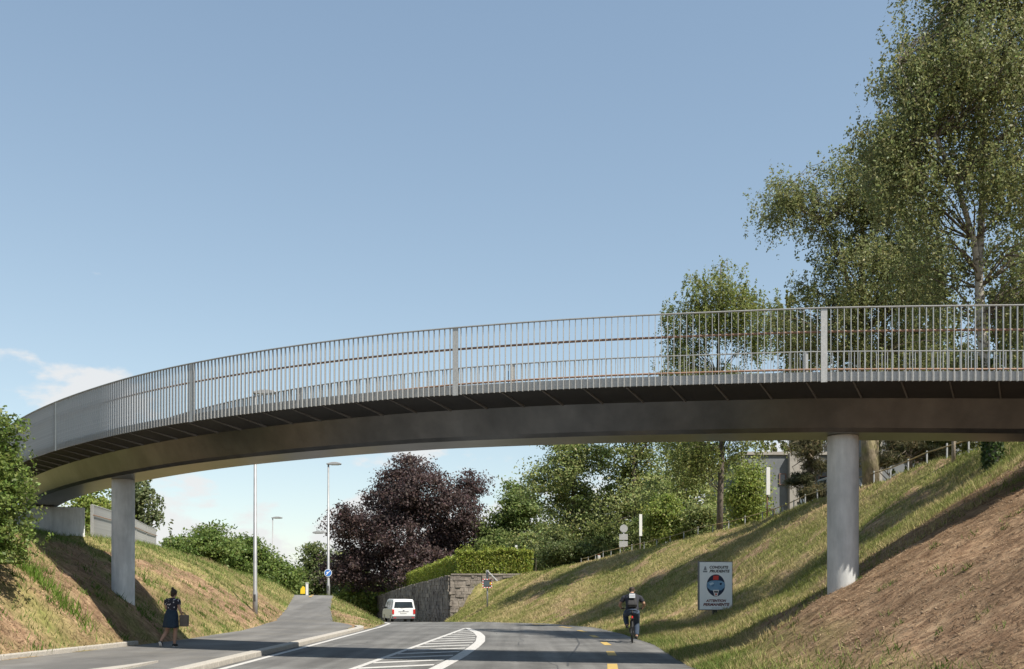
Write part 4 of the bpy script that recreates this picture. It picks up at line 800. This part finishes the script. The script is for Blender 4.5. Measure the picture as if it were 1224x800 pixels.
# ------------------------------------------------------------------ signs by the road
# poster board
Yp = 35.; Xp = px(854.8, Yp); gz_ = ground(Xp, Yp)
T = empty('poster_board', (Xp, Yp, gz_), R(10)); tag(T, 'white road safety poster on a dark post in the grass', 'sign')
zb, zt = pz(729.5, Yp) - gz_, pz(671.3, Yp) - gz_; hw = .625
b = MB(); b.box((0, .06, (zb - .35) / 2 + .05), (.16, .12, zb + .4)); b.build('post', dark, T, bevel=.01)
b = MB(); b.box((0, 0, (zb + zt) / 2), (hw * 2, .13, zt - zb)); b.build('frame', mat('frame_grey', (.10, .10, .105), None, rough=.5, metal=.3), T, bevel=.008)
pap = mat('poster_paper', (.70, .74, .78), (.76, .79, .81), 3, .55); b = MB(); b.box((0, -.068, (zb + zt) / 2), (hw * 2 - .05, .008, zt - zb - .05)); paper = b.build('paper', pap, T)
navy = mat('ink_navy', (.015, .025, .06), None, rough=.5); redm = mat('ink_red', (.55, .05, .04), None, rough=.5); visor = mat('ink_light_blue', (.20, .36, .52), (.12, .24, .40), 3, .5); maroon = mat('ink_maroon', (.13, .025, .03), None, rough=.5); inkd = mat('ink_dark', (.05, .05, .06), None, rough=.5); whitei = mat('ink_white', (.7, .7, .7), None, rough=.5)
def zat(v): return zt - (v - 97) / (613 - 97) * (zt - zb)         # from the enlarged view of the poster
def xat(u): return ((u - 76) / (444 - 76) - .5) * hw * 2
def flat(name, poly, m, lay, parent=paper):
    b = MB(); y = -.0725 - .002 * lay; b.prism([(xat(u), zat(v)) for u, v in poly], 'y', y, y - .0015); return b.build(name, m, parent)
hel = []
for k in range(40):
    a = 2 * math.pi * k / 40; u = math.cos(a); v = math.sin(a); hel.append((259 + 100 * u * (1 if v > 0 else 1 - .25 * (-v) ** 3), 352 - 118 * v))
flat('helmet_shell', hel, navy, 1)
flat('helmet_stripe', [(232, 248), (288, 248), (288, 292), (228, 292)], redm, 2)
flat('helmet_visor', [(163, 322), (205, 302), (260, 297), (315, 302), (356, 322), (356, 370), (318, 402), (260, 410), (200, 402), (163, 370)], visor, 2)
flat('visor_glint', [(185, 330), (225, 318), (240, 330), (200, 352)], mat('ink_pale', (.42, .55, .66), None, rough=.5), 3); flat('visor_shape', [(300, 325), (325, 322), (322, 345), (302, 348)], navy, 3); flat('visor_shape', [(205, 352), (245, 335), (240, 360), (215, 365)], mat('ink_mid', (.09, .19, .33), None, rough=.5), 4)
flat('helmet_chin', [(225, 398), (294, 398), (276, 466), (246, 466)], whitei, 3); flat('chin_vent', [(238, 410), (284, 410), (280, 428), (242, 428)], inkd, 4); flat('chin_vent', [(250, 436), (272, 436), (266, 456), (254, 456)], redm, 4)
def text(body, u0, u1, v, size, m):
    c = bpy.data.curves.new('t', 'FONT'); c.body = body; c.size = size; c.shear = .22; c.align_x = 'CENTER'; c.align_y = 'CENTER'; c.space_character = 1.05; c.offset = .006
    o = bpy.data.objects.new('t', c); col.objects.link(o); bpy.context.view_layer.update(); me = bpy.data.meshes.new_from_object(o.evaluated_get(bpy.context.evaluated_depsgraph_get())); bpy.data.objects.remove(o)
    me.materials.clear(); me.materials.append(m); n = bpy.data.objects.new('lettering', me); col.objects.link(n); n.parent = paper
    xs = [v_.co.x for v_ in me.vertices]; k = (xat(u1) - xat(u0)) / (max(xs) - min(xs)); n.rotation_euler = (R(90), 0, 0); n.scale = (k, 1, 1); n.location = ((xat(u0) + xat(u1)) / 2 - (max(xs) + min(xs)) / 2 * k, -.076, zat(v)); return n
text('CONDUITE', 190, 397, 160, .125, inkd); text('PRUDENTE', 190, 411, 201, .125, inkd); text('ATTENTION', 152, 372, 514, .115, maroon); text('PERMANENTE', 122, 408, 554, .125, maroon)
flat('logo', [(138, 150), (150, 150), (156, 172), (160, 190), (126, 190), (132, 172)], mat('ink_grey', (.22, .24, .27), None, rough=.5), 1); flat('logo', [(118, 196), (168, 196), (166, 212), (120, 212)], MATS['ink_grey'], 1); flat('small_print', [(215, 588), (300, 588), (300, 592), (215, 592)], MATS['ink_grey'], 1)
# speed display with solar panel
Ys = 66.; Xs = px(582.5, Ys); gz_ = ground(Xs, Ys); T = empty('speed_display', (Xs, Ys, gz_)); tag(T, 'speed display with red white border and solar panel on a pole', 'sign')
H = pz(684, Ys) - gz_; b = MB(); b.tube([(0, 0, -.3), (0, 0, H)], .055, 10); b.build('pole', pole_m, T, True)
z0, z1 = pz(702, Ys) - gz_, pz(693, Ys) - gz_; zc = (z0 + z1) / 2; b = MB(); b.box((0, -.1, zc), (.6, .1, z1 - z0 + .06)); hd = b.build('display_housing', dark, T)
b = MB(); b.box((-.04, -.153, zc), (.4, .006, .34)); b.build('screen', mat('screen', (.07, .09, .10), None, rough=.3), hd); b = MB(); b.box((.21, -.153, zc), (.09, .006, .16)); b.build('amber_lamp', mat('amber', (.6, .36, .02), None, rough=.5), hd)
for i in range(7):
    for sg_ in (-1, 1):
        b = MB(); b.box(((i - 3) * .088, -.154, zc + sg_ * .27), (.085, .008, .055)); b.build('border_block', (redm, whitei)[i % 2], hd)
for i in range(5):
    for sg_ in (-1, 1):
        b = MB(); b.box((sg_ * .285, -.154, zc + (i - 2) * .088), (.055, .008, .085)); b.build('border_block', (whitei, redm)[i % 2], hd)
b = MB(); b.box((.35, -.05, pz(688.5, Ys) - gz_), (.95, .5, .05), Matrix.Rotation(.80, 3, 'Y')); b.build('solar_panel', mat('solar_back', (.5, .52, .53), None, rough=.4), T); b = MB(); b.box((0, .02, pz(686, Ys) - gz_), (.18, .16, .5)); b.build('battery_box', pole_m, T)

# ------------------------------------------------------------------ vehicles
van_white = mat('van_white', (.62, .63, .64), None, rough=.25, spec=.6); glass = mat('car_glass', (.02, .028, .035), None, rough=.06, spec=.9); bumper_m = mat('bumper_grey', (.10, .10, .105), None, rough=.6); tail = mat('tail_red', (.45, .02, .02), None, rough=.25, spec=.6); plate_m = mat('plate', (.55, .55, .53), None, rough=.5); rim_m = mat('rim', (.45, .46, .47), None, rough=.35, metal=.7)
def vehicle(name, label, cat, loc_, rz, L, W, low, cab, wheels, wr, side_wins, rear_win, paintm, van=True):
    T = empty(name, loc_, rz); tag(T, label, cat)
    zb_ = max(q[1] for q in low); ztop_ = max(q[1] for q in cab); hwid = lambda z: W / 2 if z <= zb_ - .08 else W / 2 - (z - zb_ + .08) / (ztop_ - zb_ + .08) * .15
    b = MB(); b.prism(low, 'x', -W / 2, W / 2); n = len(cab)
    b.add([(-hwid(z), y, z) for y, z in cab] + [(hwid(z), y, z) for y, z in cab], [tuple(range(n)), tuple(range(2 * n - 1, n - 1, -1))] + [(i, (i + 1) % n, n + (i + 1) % n, n + i) for i in range(n)])
    b.build('body', paintm, T, bevel=.045)
    for w_ in side_wins:
        for sg_ in (-1, 1):
            b = MB(); v = [Vector((sg_ * (hwid(z) + .004), y, z)) for y, z in w_]; v2 = [q + Vector((sg_ * .01, 0, 0)) for q in v]; k = len(v); b.add(v + v2, [tuple(range(k)), tuple(range(2 * k - 1, k - 1, -1))] + [(i, (i + 1) % k, k + (i + 1) % k, k + i) for i in range(k)]); b.build('side_window', glass, T)
    (y0, z0), (y1, z1), wv = rear_win; b = MB(); v = [(-wv, y0 - .012, z0), (wv, y0 - .012, z0), (wv - .09, y1 - .012, z1), (-wv + .09, y1 - .012, z1)]; b.add(v + [(q[0], q[1] - .012, q[2] + .004) for q in v], [(0, 1, 2, 3), (7, 6, 5, 4), (0, 4, 5, 1), (1, 5, 6, 2), (2, 6, 7, 3), (3, 7, 4, 0)]); rw = b.build('rear_window', glass, T, bevel=.01)
    b = MB(); b.box((.05, y0 - .05, z0 + .06), (.5, .02, .02), Matrix.Rotation(-.12, 3, 'Y')); b.build('wiper', black, rw)
    b = MB(); b.box((0, -.05, .42), (W - .04, .12, .24)); bp_ = b.build('rear_bumper', bumper_m, T, bevel=.03)
    for sg_ in (-1, 1):
        b = MB(); b.box((sg_ * (W / 2 - .2), -.115, .40), (.2, .012, .05)); b.build('reflector', tail, bp_)
        b = MB(); b.box((sg_ * (W / 2 - .085), -.01, .86), (.155, .06, .36 if van else .2)); b.build('tail_light', tail, T, bevel=.02)
        b = MB(); b.box((sg_ * (W / 2 + .09), L * .68, zb_ + .04), (.2, .1, .16)); b.build('wing_mirror', black, T, bevel=.03)
        b = MB(); b.box((sg_ * (W / 2 - .2), L - .02, .72), (.3, .08, .14)); b.build('headlight', mat('lamp_clear', (.5, .52, .54), None, rough=.15), T, bevel=.02)
    b = MB(); b.box((0, -.018, .78), (.5, .014, .12)); b.build('number_plate', plate_m, T); b = MB(); b.box((0, -.02, .95), (.12, .02, .05)); b.build('badge', dark, T); b = MB(); b.box((0, -.012, .885), (.8, .03, .03)); b.build('handle_strip', mat('strip_grey', (.3, .3, .31), None, rough=.5), T)
    for y in wheels:
        for sg_ in (-1, 1):
            wl_ = empty('wheel', (sg_ * (W / 2 - .1), y, wr)); wl_.parent = T; b = MB(); b.tube([(-.1, 0, 0), (-.085, 0, 0), (.085, 0, 0), (.1, 0, 0)], [wr * .9, wr, wr, wr * .9], 24); b.build('tyre', black, wl_, True); b = MB(); b.tube([(sg_ * .103, 0, 0), (sg_ * .112, 0, 0)], wr * .62, 18)
            for q in range(5): b.box((sg_ * .114, math.cos(q * 1.257) * wr * .32, math.sin(q * 1.257) * wr * .32), (.01, .05, .05))
            b.build('rim', rim_m, wl_)
    return T
Yv = 76.5; Xv = px(482.5, Yv)
vehicle('van', 'white passenger van driving away beside the stone wall', 'van', (Xv, Yv, roadz(Yv) + .01), R(17), 4.4, 1.8,
        [(.0, .3), (.0, 1.12), (3.5, 1.12), (4.2, .98), (4.38, .8), (4.4, .3)], [(.0, 1.06), (.10, 1.70), (.22, 1.80), (2.5, 1.83), (2.85, 1.76), (3.6, 1.06)], (.75, 3.5), .32,
        [[(.35, 1.14), (.38, 1.62), (1.25, 1.64), (1.25, 1.14)], [(1.35, 1.14), (1.35, 1.64), (2.2, 1.64), (2.2, 1.14)], [(2.3, 1.14), (2.3, 1.64), (2.75, 1.58), (3.25, 1.14)]], ((.012, 1.16), (.085, 1.62), .74), van_white)
Yk = 47.; Xk = px(1013, Yk)
vehicle('parked_car', 'small white car parked on the crest behind the right pier', 'car', (Xk, Yk, ground(Xk, Yk) + .02), R(4), 4.0, 1.72,
        [(.0, .28), (.0, .86), (.2, .93), (3.0, .93), (3.8, .78), (4.0, .6), (4.0, .28)], [(.05, .86), (.35, 1.38), (.7, 1.45), (1.9, 1.44), (3.0, .86)], (.7, 3.2), .3,
        [[(.55, .95), (.7, 1.32), (1.45, 1.34), (1.45, .95)], [(1.55, .95), (1.55, 1.34), (1.9, 1.34), (2.6, .95)]], ((.1, .95), (.31, 1.32), .64), van_white, van=False)

# ------------------------------------------------------------------ people
skin = mat('skin', (.33, .20, .145), (.37, .225, .16), 6, .6); hair_m = mat('hair_dark', (.025, .017, .013), (.045, .03, .02), 30, .6, bump=.5)
def hand(b, wrist, d, side, curl=1.0, palm_n=(0, 0, -1)):     # palm and five fingers starting at the wrist, pointing along d
    wv = Vector(wrist); d = Vector(d).normalized(); n = Vector(palm_n); n = (n - d * n.dot(d)).normalized(); u = d.cross(n).normalized() * side
    b.tube([wv, wv + d * .04, wv + d * .085], [.024, .033, .032], 8, flat=.6)
    for i, (o_, ln) in enumerate([(-.027, .055), (-.009, .068), (.009, .064), (.026, .05)]):
        p0 = wv + d * .08 + u * o_; p1 = p0 + (d * .8 + n * .4 * curl).normalized() * ln * .45; p2 = p1 + (d * .2 + n * 1.0 * curl).normalized() * ln * .35; p3 = p2 + (d * -.3 + n * curl).normalized() * ln * .25
        b.tube([p0, p1, p2, p3], [.0095, .009, .0085, .007], 6)
    p0 = wv + d * .03 - u * .026; b.tube([p0, p0 - u * .028 + d * .025 + n * .012, p0 - u * .022 + d * .05 + n * .03], [.012, .0105, .008], 6)
def woman():
    Yw = 26.7; Xw = px(205.5, Yw); T = empty('person', (Xw, Yw, .137), R(-8)); tag(T, 'woman in dotted dark top and blue skirt walking away on the pavement', 'person'); T.scale = (.965, .965, .965)
    b = MB()
    b.tube([(0, 0, .80), (0, 0, .92), (0, .01, 1.02), (0, .02, 1.15), (0, .03, 1.27), (.005, .045, 1.34)], [.15, .155, .125, .135, .135, .07], 14, flat=.75)
    b.tube([(.005, .045, 1.32), (.012, .065, 1.38), (.018, .085, 1.44)], [.055, .048, .05], 10)
    b.ell((.022, .095, 1.485), (.075, .092, .108), 14, 10)
    b.tube([(.022, .18, 1.48), (.022, .2, 1.465), (.022, .185, 1.455)], [.012, .014, .01], 6); b.ell((.022, .165, 1.42), (.03, .02, .012)); b.ell((-.053, .09, 1.48), (.012, .02, .03)); b.ell((.097, .09, 1.48), (.012, .02, .03))
    b.tube([(.08, 0, .86), (.085, .03, .66), (.075, .06, .47), (.07, .045, .30), (.06, .03, .10), (.06, .035, .05)], [.092, .078, .056, .058, .036, .035], 10)
    b.tube([(-.08, 0, .86), (-.10, .0, .66), (-.13, .0, .47), (-.165, -.10, .33), (-.205, -.21, .20), (-.21, -.23, .15)], [.092, .078, .056, .058, .036, .035], 10)
    b.tube([(.06, 0, .045), (.06, .1, .04), (.065, .16, .03)], [.034, .036, .024], 8); b.tube([(-.21, -.235, .15), (-.212, -.2, .08), (-.215, -.17, .035)], [.034, .036, .024], 8)
    b.tube([(.13, .03, 1.30), (.175, .025, 1.27), (.215, .01, 1.06), (.235, .06, .95), (.245, .095, .89)], [.055, .052, .042, .034, .026], 9); hand(b, (.246, .1, .885), (.05, .12, -1), 1, 1.3, (-1, 0, 0))
    b.tube([(-.13, .03, 1.30), (-.175, .03, 1.27), (-.205, .06, 1.06), (-.15, .18, 1.02), (-.11, .24, 1.04)], [.055, .052, .042, .034, .026], 9); hand(b, (-.105, .245, 1.042), (.4, 1, .1), -1, 1.0, (0, .2, -1))
    b.build('body', skin, T, True, remesh=.0085)
    b = MB(); b.tube([(0, 0, .955), (0, .01, 1.04), (0, .02, 1.15), (0, .03, 1.27), (.003, .042, 1.335), (.004, .045, 1.352)], [.155, .148, .158, .16, .12, .075], 20, flat=.78)
    b.tube([(.12, .03, 1.295), (.18, .025, 1.265), (.197, .017, 1.165)], [.07, .07, .062], 12); b.tube([(-.12, .03, 1.295), (-.18, .03, 1.265), (-.197, .045, 1.165)], [.07, .07, .062], 12)
    tm = bpy.data.materials.new('dotted_top'); tm.use_nodes = True; t = tm.node_tree; p = t.nodes['Principled BSDF']; p.inputs['Roughness'].default_value = .85
    g = N(t, 'ShaderNodeTexCoord'); v = N(t, 'ShaderNodeTexVoronoi'); v.inputs['Scale'].default_value = 17; t.links.new(g.outputs['Object'], v.inputs['Vector']); r = N(t, 'ShaderNodeValToRGB'); r.color_ramp.interpolation = 'CONSTANT'; r.color_ramp.elements[0].color = (.55, .53, .56, 1); r.color_ramp.elements[1].position = .27; r.color_ramp.elements[1].color = (.016, .016, .028, 1); t.links.new(v.outputs['Distance'], r.inputs[0]); t.links.new(r.outputs[0], p.inputs['Base Color'])
    b.build('blouse', tm, T, True, remesh=.011)
    b = MB(); n = 36; vs = []; prof = [(1.03, .142, .112), (.98, .155, .125), (.88, .19, .155), (.74, .205, .175), (.60, .215, .195), (.535, .215, .20)]
    for j, (z, a, c) in enumerate(prof):
        for k in range(n):
            q = 2 * math.pi * k / n; f = 1 + .05 * math.sin(q * 7) * j / 5; vs.append((-.015 * j / 5 + a * f * math.cos(q), -.01 * j + c * f * math.sin(q), z + .01 * math.sin(q * 2)))
    b.add(vs, [(j * n + k, j * n + (k + 1) % n, (j + 1) * n + (k + 1) % n, (j + 1) * n + k) for j in range(5) for k in range(n)]); o = b.build('skirt', mat('denim_skirt', (.011, .024, .042), (.018, .036, .058), 20, .85, bump=.2), T, True); m = o.modifiers.new('s', 'SOLIDIFY'); m.thickness = .008
    b = MB(); b.ell((.02, .072, 1.51), (.088, .098, .098), 16, 10); b.ell((.0, .03, 1.44), (.06, .04, .06)); b.ell((-.005, .045, 1.622), (.042, .042, .04)); b.tube([(.0, .05, 1.57), (-.003, .047, 1.61)], .03, 8); b.build('hair', hair_m, T, True, remesh=.01)
    for (pts, tip) in (([(.06, -.045, .05), (.06, .03, .05), (.063, .11, .045), (.066, .175, .035)], 0), ([(-.212, -.265, .165), (-.212, -.225, .115), (-.214, -.19, .065), (-.216, -.165, .03)], 1)):
        b = MB(); b.tube(pts, [.036, .046, .045, .028], 10); sh = b.build('shoe', black, T, True); b = MB(); q = [Vector(x) + (Vector((0, 0, -.035)) if tip == 0 else Vector((0, -.03, -.02))) for x in pts]; b.tube(q, [.034, .044, .043, .03], 10, flat=.35); b.build('sole', mat('sole_white', (.6, .6, .6), None, rough=.7), sh, True)
    M = T.matrix_basis; B_ = empty('tote_bag', M @ Vector((.30, .12, .56)), R(-8)); tag(B_, 'grey brown tote bag hanging from the walking woman right hand', 'bag')
    cm = mat('bag_canvas', (.13, .105, .09), (.18, .15, .125), 12, .9, bump=.3); b = MB(); b.box((0, 0, .155), (.235, .11, .31), None, 1.06); b.build('bag_body', cm, B_, bevel=.025)
    for y in (-.045, .045):
        b = MB(); b.tube([(-.07, y, .30), (-.06, y * .5, .37), (-.045, y * .1, .385), (-.02, y * .5, .37), (.05, y, .30)], .008, 6); b.build('handle', cm, B_, True)
woman()
def cyclist():
    Yc = 31.6; Xc = px(755.5, Yc); z0 = .012; rz = R(-6); W_ = Matrix.Translation((Xc, Yc, z0)) @ Matrix.Rotation(rz, 4, 'Z')
    B_ = empty('bicycle', (Xc, Yc, z0), rz); tag(B_, 'dark bicycle with red rear light ridden along the yellow dashed lane', 'bicycle')
    fm = mat('bike_frame', (.02, .02, .022), None, rough=.35, metal=.3); rw, fw = Vector((0, -.52, .345)), Vector((0, .55, .345)); bb = Vector((0, -.07, .29)); st = Vector((0, -.22, .80)); hd = Vector((0, .40, .88)); hl_ = Vector((0, .43, .72))
    b = MB(); b.tube([bb, st], .017, 8); b.tube([st, hd], .017, 8); b.tube([bb, hl_], .021, 8); b.tube([hd + Vector((0, -.01, .06)), hl_], .021, 8)
    for sx in (-.06, .06):
        b.tube([bb + Vector((sx * .5, 0, 0)), rw + Vector((sx, 0, 0))], .010, 6); b.tube([st + Vector((sx * .4, 0, -.05)), rw + Vector((sx, 0, 0))], .009, 6); b.tube([hl_, Vector((sx * .8, .46, .66)), fw + Vector((sx, 0, 0))], [.016, .014, .010], 6)
    b.build('frame', fm, B_, True)
    for c in (rw, fw):
        w_ = empty('wheel', c); w_.parent = B_; b = MB(); b.ring((0, 0, 0), .322, .024, n=40, m=8); b.build('tyre', black, w_, True); b = MB(); b.ring((0, 0, 0), .296, .012, n=40, m=6); b.tube([(-.045, 0, 0), (.045, 0, 0)], .022, 10); b.build('rim', rim_m, w_, True); b = MB()
        for k in range(20):
            q = 2 * math.pi * k / 20; b.tube([((-1) ** k * .03, 0, 0), (0, math.cos(q) * .295, math.sin(q) * .295)], .0018, 4)
        b.build('spokes', rim_m, w_)
    b = MB(); b.tube([st, (0, -.245, .93)], .013, 8); b.build('seat_post', fm, B_); b = MB(); b.tube([(0, -.38, .955), (0, -.28, .965), (0, -.14, .955), (0, -.08, .945)], [.06, .075, .035, .02], 12, flat=.4); b.build('saddle', black, B_, True)
    b = MB(); b.tube([(0, .39, .94), (0, .42, 1.04)], .016, 8); b.tube([(-.33, .40, 1.07), (-.15, .45, 1.06), (0, .46, 1.045), (.15, .45, 1.06), (.33, .40, 1.07)], .013, 8); hb = b.build('handlebar', fm, B_, True)
    for sx in (-1, 1):
        b = MB(); b.tube([(sx * .22, .432, 1.064), (sx * .335, .399, 1.07)], .018, 8); b.build('grip', black, hb)
    b = MB(); b.tube([(-.06, -.07, .29), (.06, -.07, .29)], .02, 8); b.ring((.05, -.07, .29), .085, .008, n=24, m=5); b.tube([(.075, -.07, .29), (.085, -.07, .13)], .011, 6); b.tube([(-.075, -.07, .29), (-.085, -.07, .45)], .011, 6); cr_ = b.build('crank', dark, B_)
    for (x, z) in ((.13, .128), (-.13, .452)):
        b = MB(); b.box((x, -.07, z), (.09, .09, .022)); b.build('pedal', black, cr_)
    b = MB(); b.box((0, -.36, .80), (.05, .03, .075)); b.build('rear_light', mat('rear_light_red', (.65, .03, .03), None, rough=.3), B_, bevel=.008)
    for sx in (-.05, .05):
        b = MB(); b.tube([rw + Vector((sx, 0, .02)), (sx, -.55, .74), (sx, -.30, .76)], .007, 5); b.build('rack_rod', fm, B_)
    b = MB(); b.box((0, -.45, .765), (.13, .34, .02)); b.build('rack', fm, B_); b = MB(); b.prism([(-.03, -.16), (.03, -.16), (.035, .06), (-.035, .06)], 'y', -.905, -.9); o = b.build('rear_fender', fm, B_); o.location = (0, 0, .45)
    T = empty('person', (Xc, Yc, z0), rz); T.scale = (1.12, 1, 1.01); tag(T, 'cyclist in dark shirt and jeans riding away in the bike lane', 'person')
    b = MB()
    b.tube([(0, -.25, .97), (0, -.22, 1.05), (0, -.12, 1.18), (0, .0, 1.33), (0, .08, 1.43), (0, .13, 1.50)], [.14, .165, .15, .18, .185, .09], 14, flat=.72)
    b.tube([(0, .12, 1.48), (0, .19, 1.55), (0, .24, 1.59)], [.062, .056, .06], 10); b.ell((0, .27, 1.635), (.078, .105, .10), 14, 10, Matrix.Rotation(-.5, 3, 'X'))
    b.ell((-.08, .26, 1.63), (.013, .022, .03)); b.ell((.08, .26, 1.63), (.013, .022, .03)); b.tube([(0, .36, 1.61), (0, .385, 1.585)], [.015, .012], 6); b.ell((0, .34, 1.555), (.03, .02, .012))
    for sx in (-1, 1):
        b.tube([(sx * .14, .09, 1.42), (sx * .215, .09, 1.40), (sx * .33, .12, 1.22), (sx * .345, .26, 1.14), (sx * .30, .36, 1.10)], [.06, .06, .048, .04, .03], 10); hand(b, (sx * .298, .365, 1.10), (-.1 * sx, 1, -.25), sx, 1.6, (0, -.2, -1))
    b.tube([(.09, -.22, .97), (.12, -.06, .80), (.135, .09, .60), (.13, .02, .40), (.125, -.07, .22), (.125, -.08, .17)], [.10, .09, .065, .062, .042, .04], 10)
    b.tube([(-.09, -.22, .97), (-.15, .0, .90), (-.18, .17, .82), (-.165, .09, .68), (-.14, -.04, .53), (-.14, -.06, .50)], [.10, .09, .068, .062, .042, .04], 10)
    b.build('body', skin, T, True, remesh=.0095)
    b = MB(); b.tube([(0, -.26, .99), (0, -.22, 1.06), (0, -.12, 1.19), (0, .0, 1.34), (0, .08, 1.44), (0, .14, 1.51)], [.165, .185, .175, .20, .205, .085], 18, flat=.76)
    for sx in (-1, 1): b.tube([(sx * .13, .09, 1.425), (sx * .22, .09, 1.40), (sx * .30, .11, 1.27)], [.078, .08, .07], 12)
    b.build('shirt', mat('shirt_dark', (.018, .02, .028), (.028, .03, .04), 12, .9, bump=.3), T, True, remesh=.012)
    b = MB(); b.tube([(0, -.27, .96), (0, -.23, 1.04)], [.165, .165], 16, flat=.8); b.ell((0, -.24, .95), (.17, .13, .09))
    b.tube([(.09, -.22, .97), (.12, -.06, .80), (.135, .09, .60), (.13, .02, .40), (.126, -.06, .23)], [.12, .105, .082, .078, .064], 12); b.tube([(-.09, -.22, .97), (-.15, .0, .90), (-.18, .17, .82), (-.165, .09, .68), (-.143, -.03, .55)], [.12, .105, .084, .078, .064], 12)
    b.build('jeans', mat('jeans', (.025, .04, .07), (.045, .065, .10), 18, .85, bump=.2), T, True, remesh=.012)
    b = MB(); b.ell((0, .245, 1.66), (.086, .105, .085), 16, 10, Matrix.Rotation(-.5, 3, 'X')); b.ell((0, .19, 1.62), (.066, .05, .055)); b.build('hair', hair_m, T, True, remesh=.011)
    for (x, z, y) in ((.127, .145, -.07), (-.14, .47, -.05)):
        b = MB(); b.tube([(x, y - .09, z + .012), (x, y, z + .02), (x, y + .09, z + .008), (x, y + .17, z - .002)], [.036, .048, .046, .026], 10, flat=.85); b.build('shoe', black, T, True)
    K = empty('backpack', W_ @ Vector((0, -.20, 1.18)), rz); tag(K, 'black backpack with pale print worn by the cyclist', 'backpack')
    rot = Matrix.Rotation(-.62, 3, 'X'); km = mat('backpack_black', (.016, .016, .018), (.026, .026, .028), 14, .8, bump=.2); b = MB(); b.box((0, -.045, .14), (.31, .17, .44), rot, .86); kb = b.build('bag', km, K, bevel=.05)
    b = MB(); b.box((0, -.145, .02), (.24, .05, .17), rot); b.build('front_pocket', km, K, bevel=.02)
    b = MB(); b.box((0, -.0455, .245), (.185, .012, .16), rot); o = b.build('print', mat('print_pale', (.26, .28, .31), (.33, .35, .37), 8, .7), K); o.location = rot @ Vector((0, -.082, 0))
    b = MB(); b.box((0, -.0455, .235), (.165, .006, .022), rot); o = b.build('print_mark', mat('print_dark', (.12, .13, .15), None, rough=.7), K); o.location = rot @ Vector((0, -.0925, 0))
    for sx in (-1, 1):
        b = MB(); b.tube([(sx * .1, .12, .37), (sx * .13, .30, .30), (sx * .15, .31, .12), (sx * .13, .08, -.02)], .014, 6); b.build('strap', km, K, True)
cyclist()
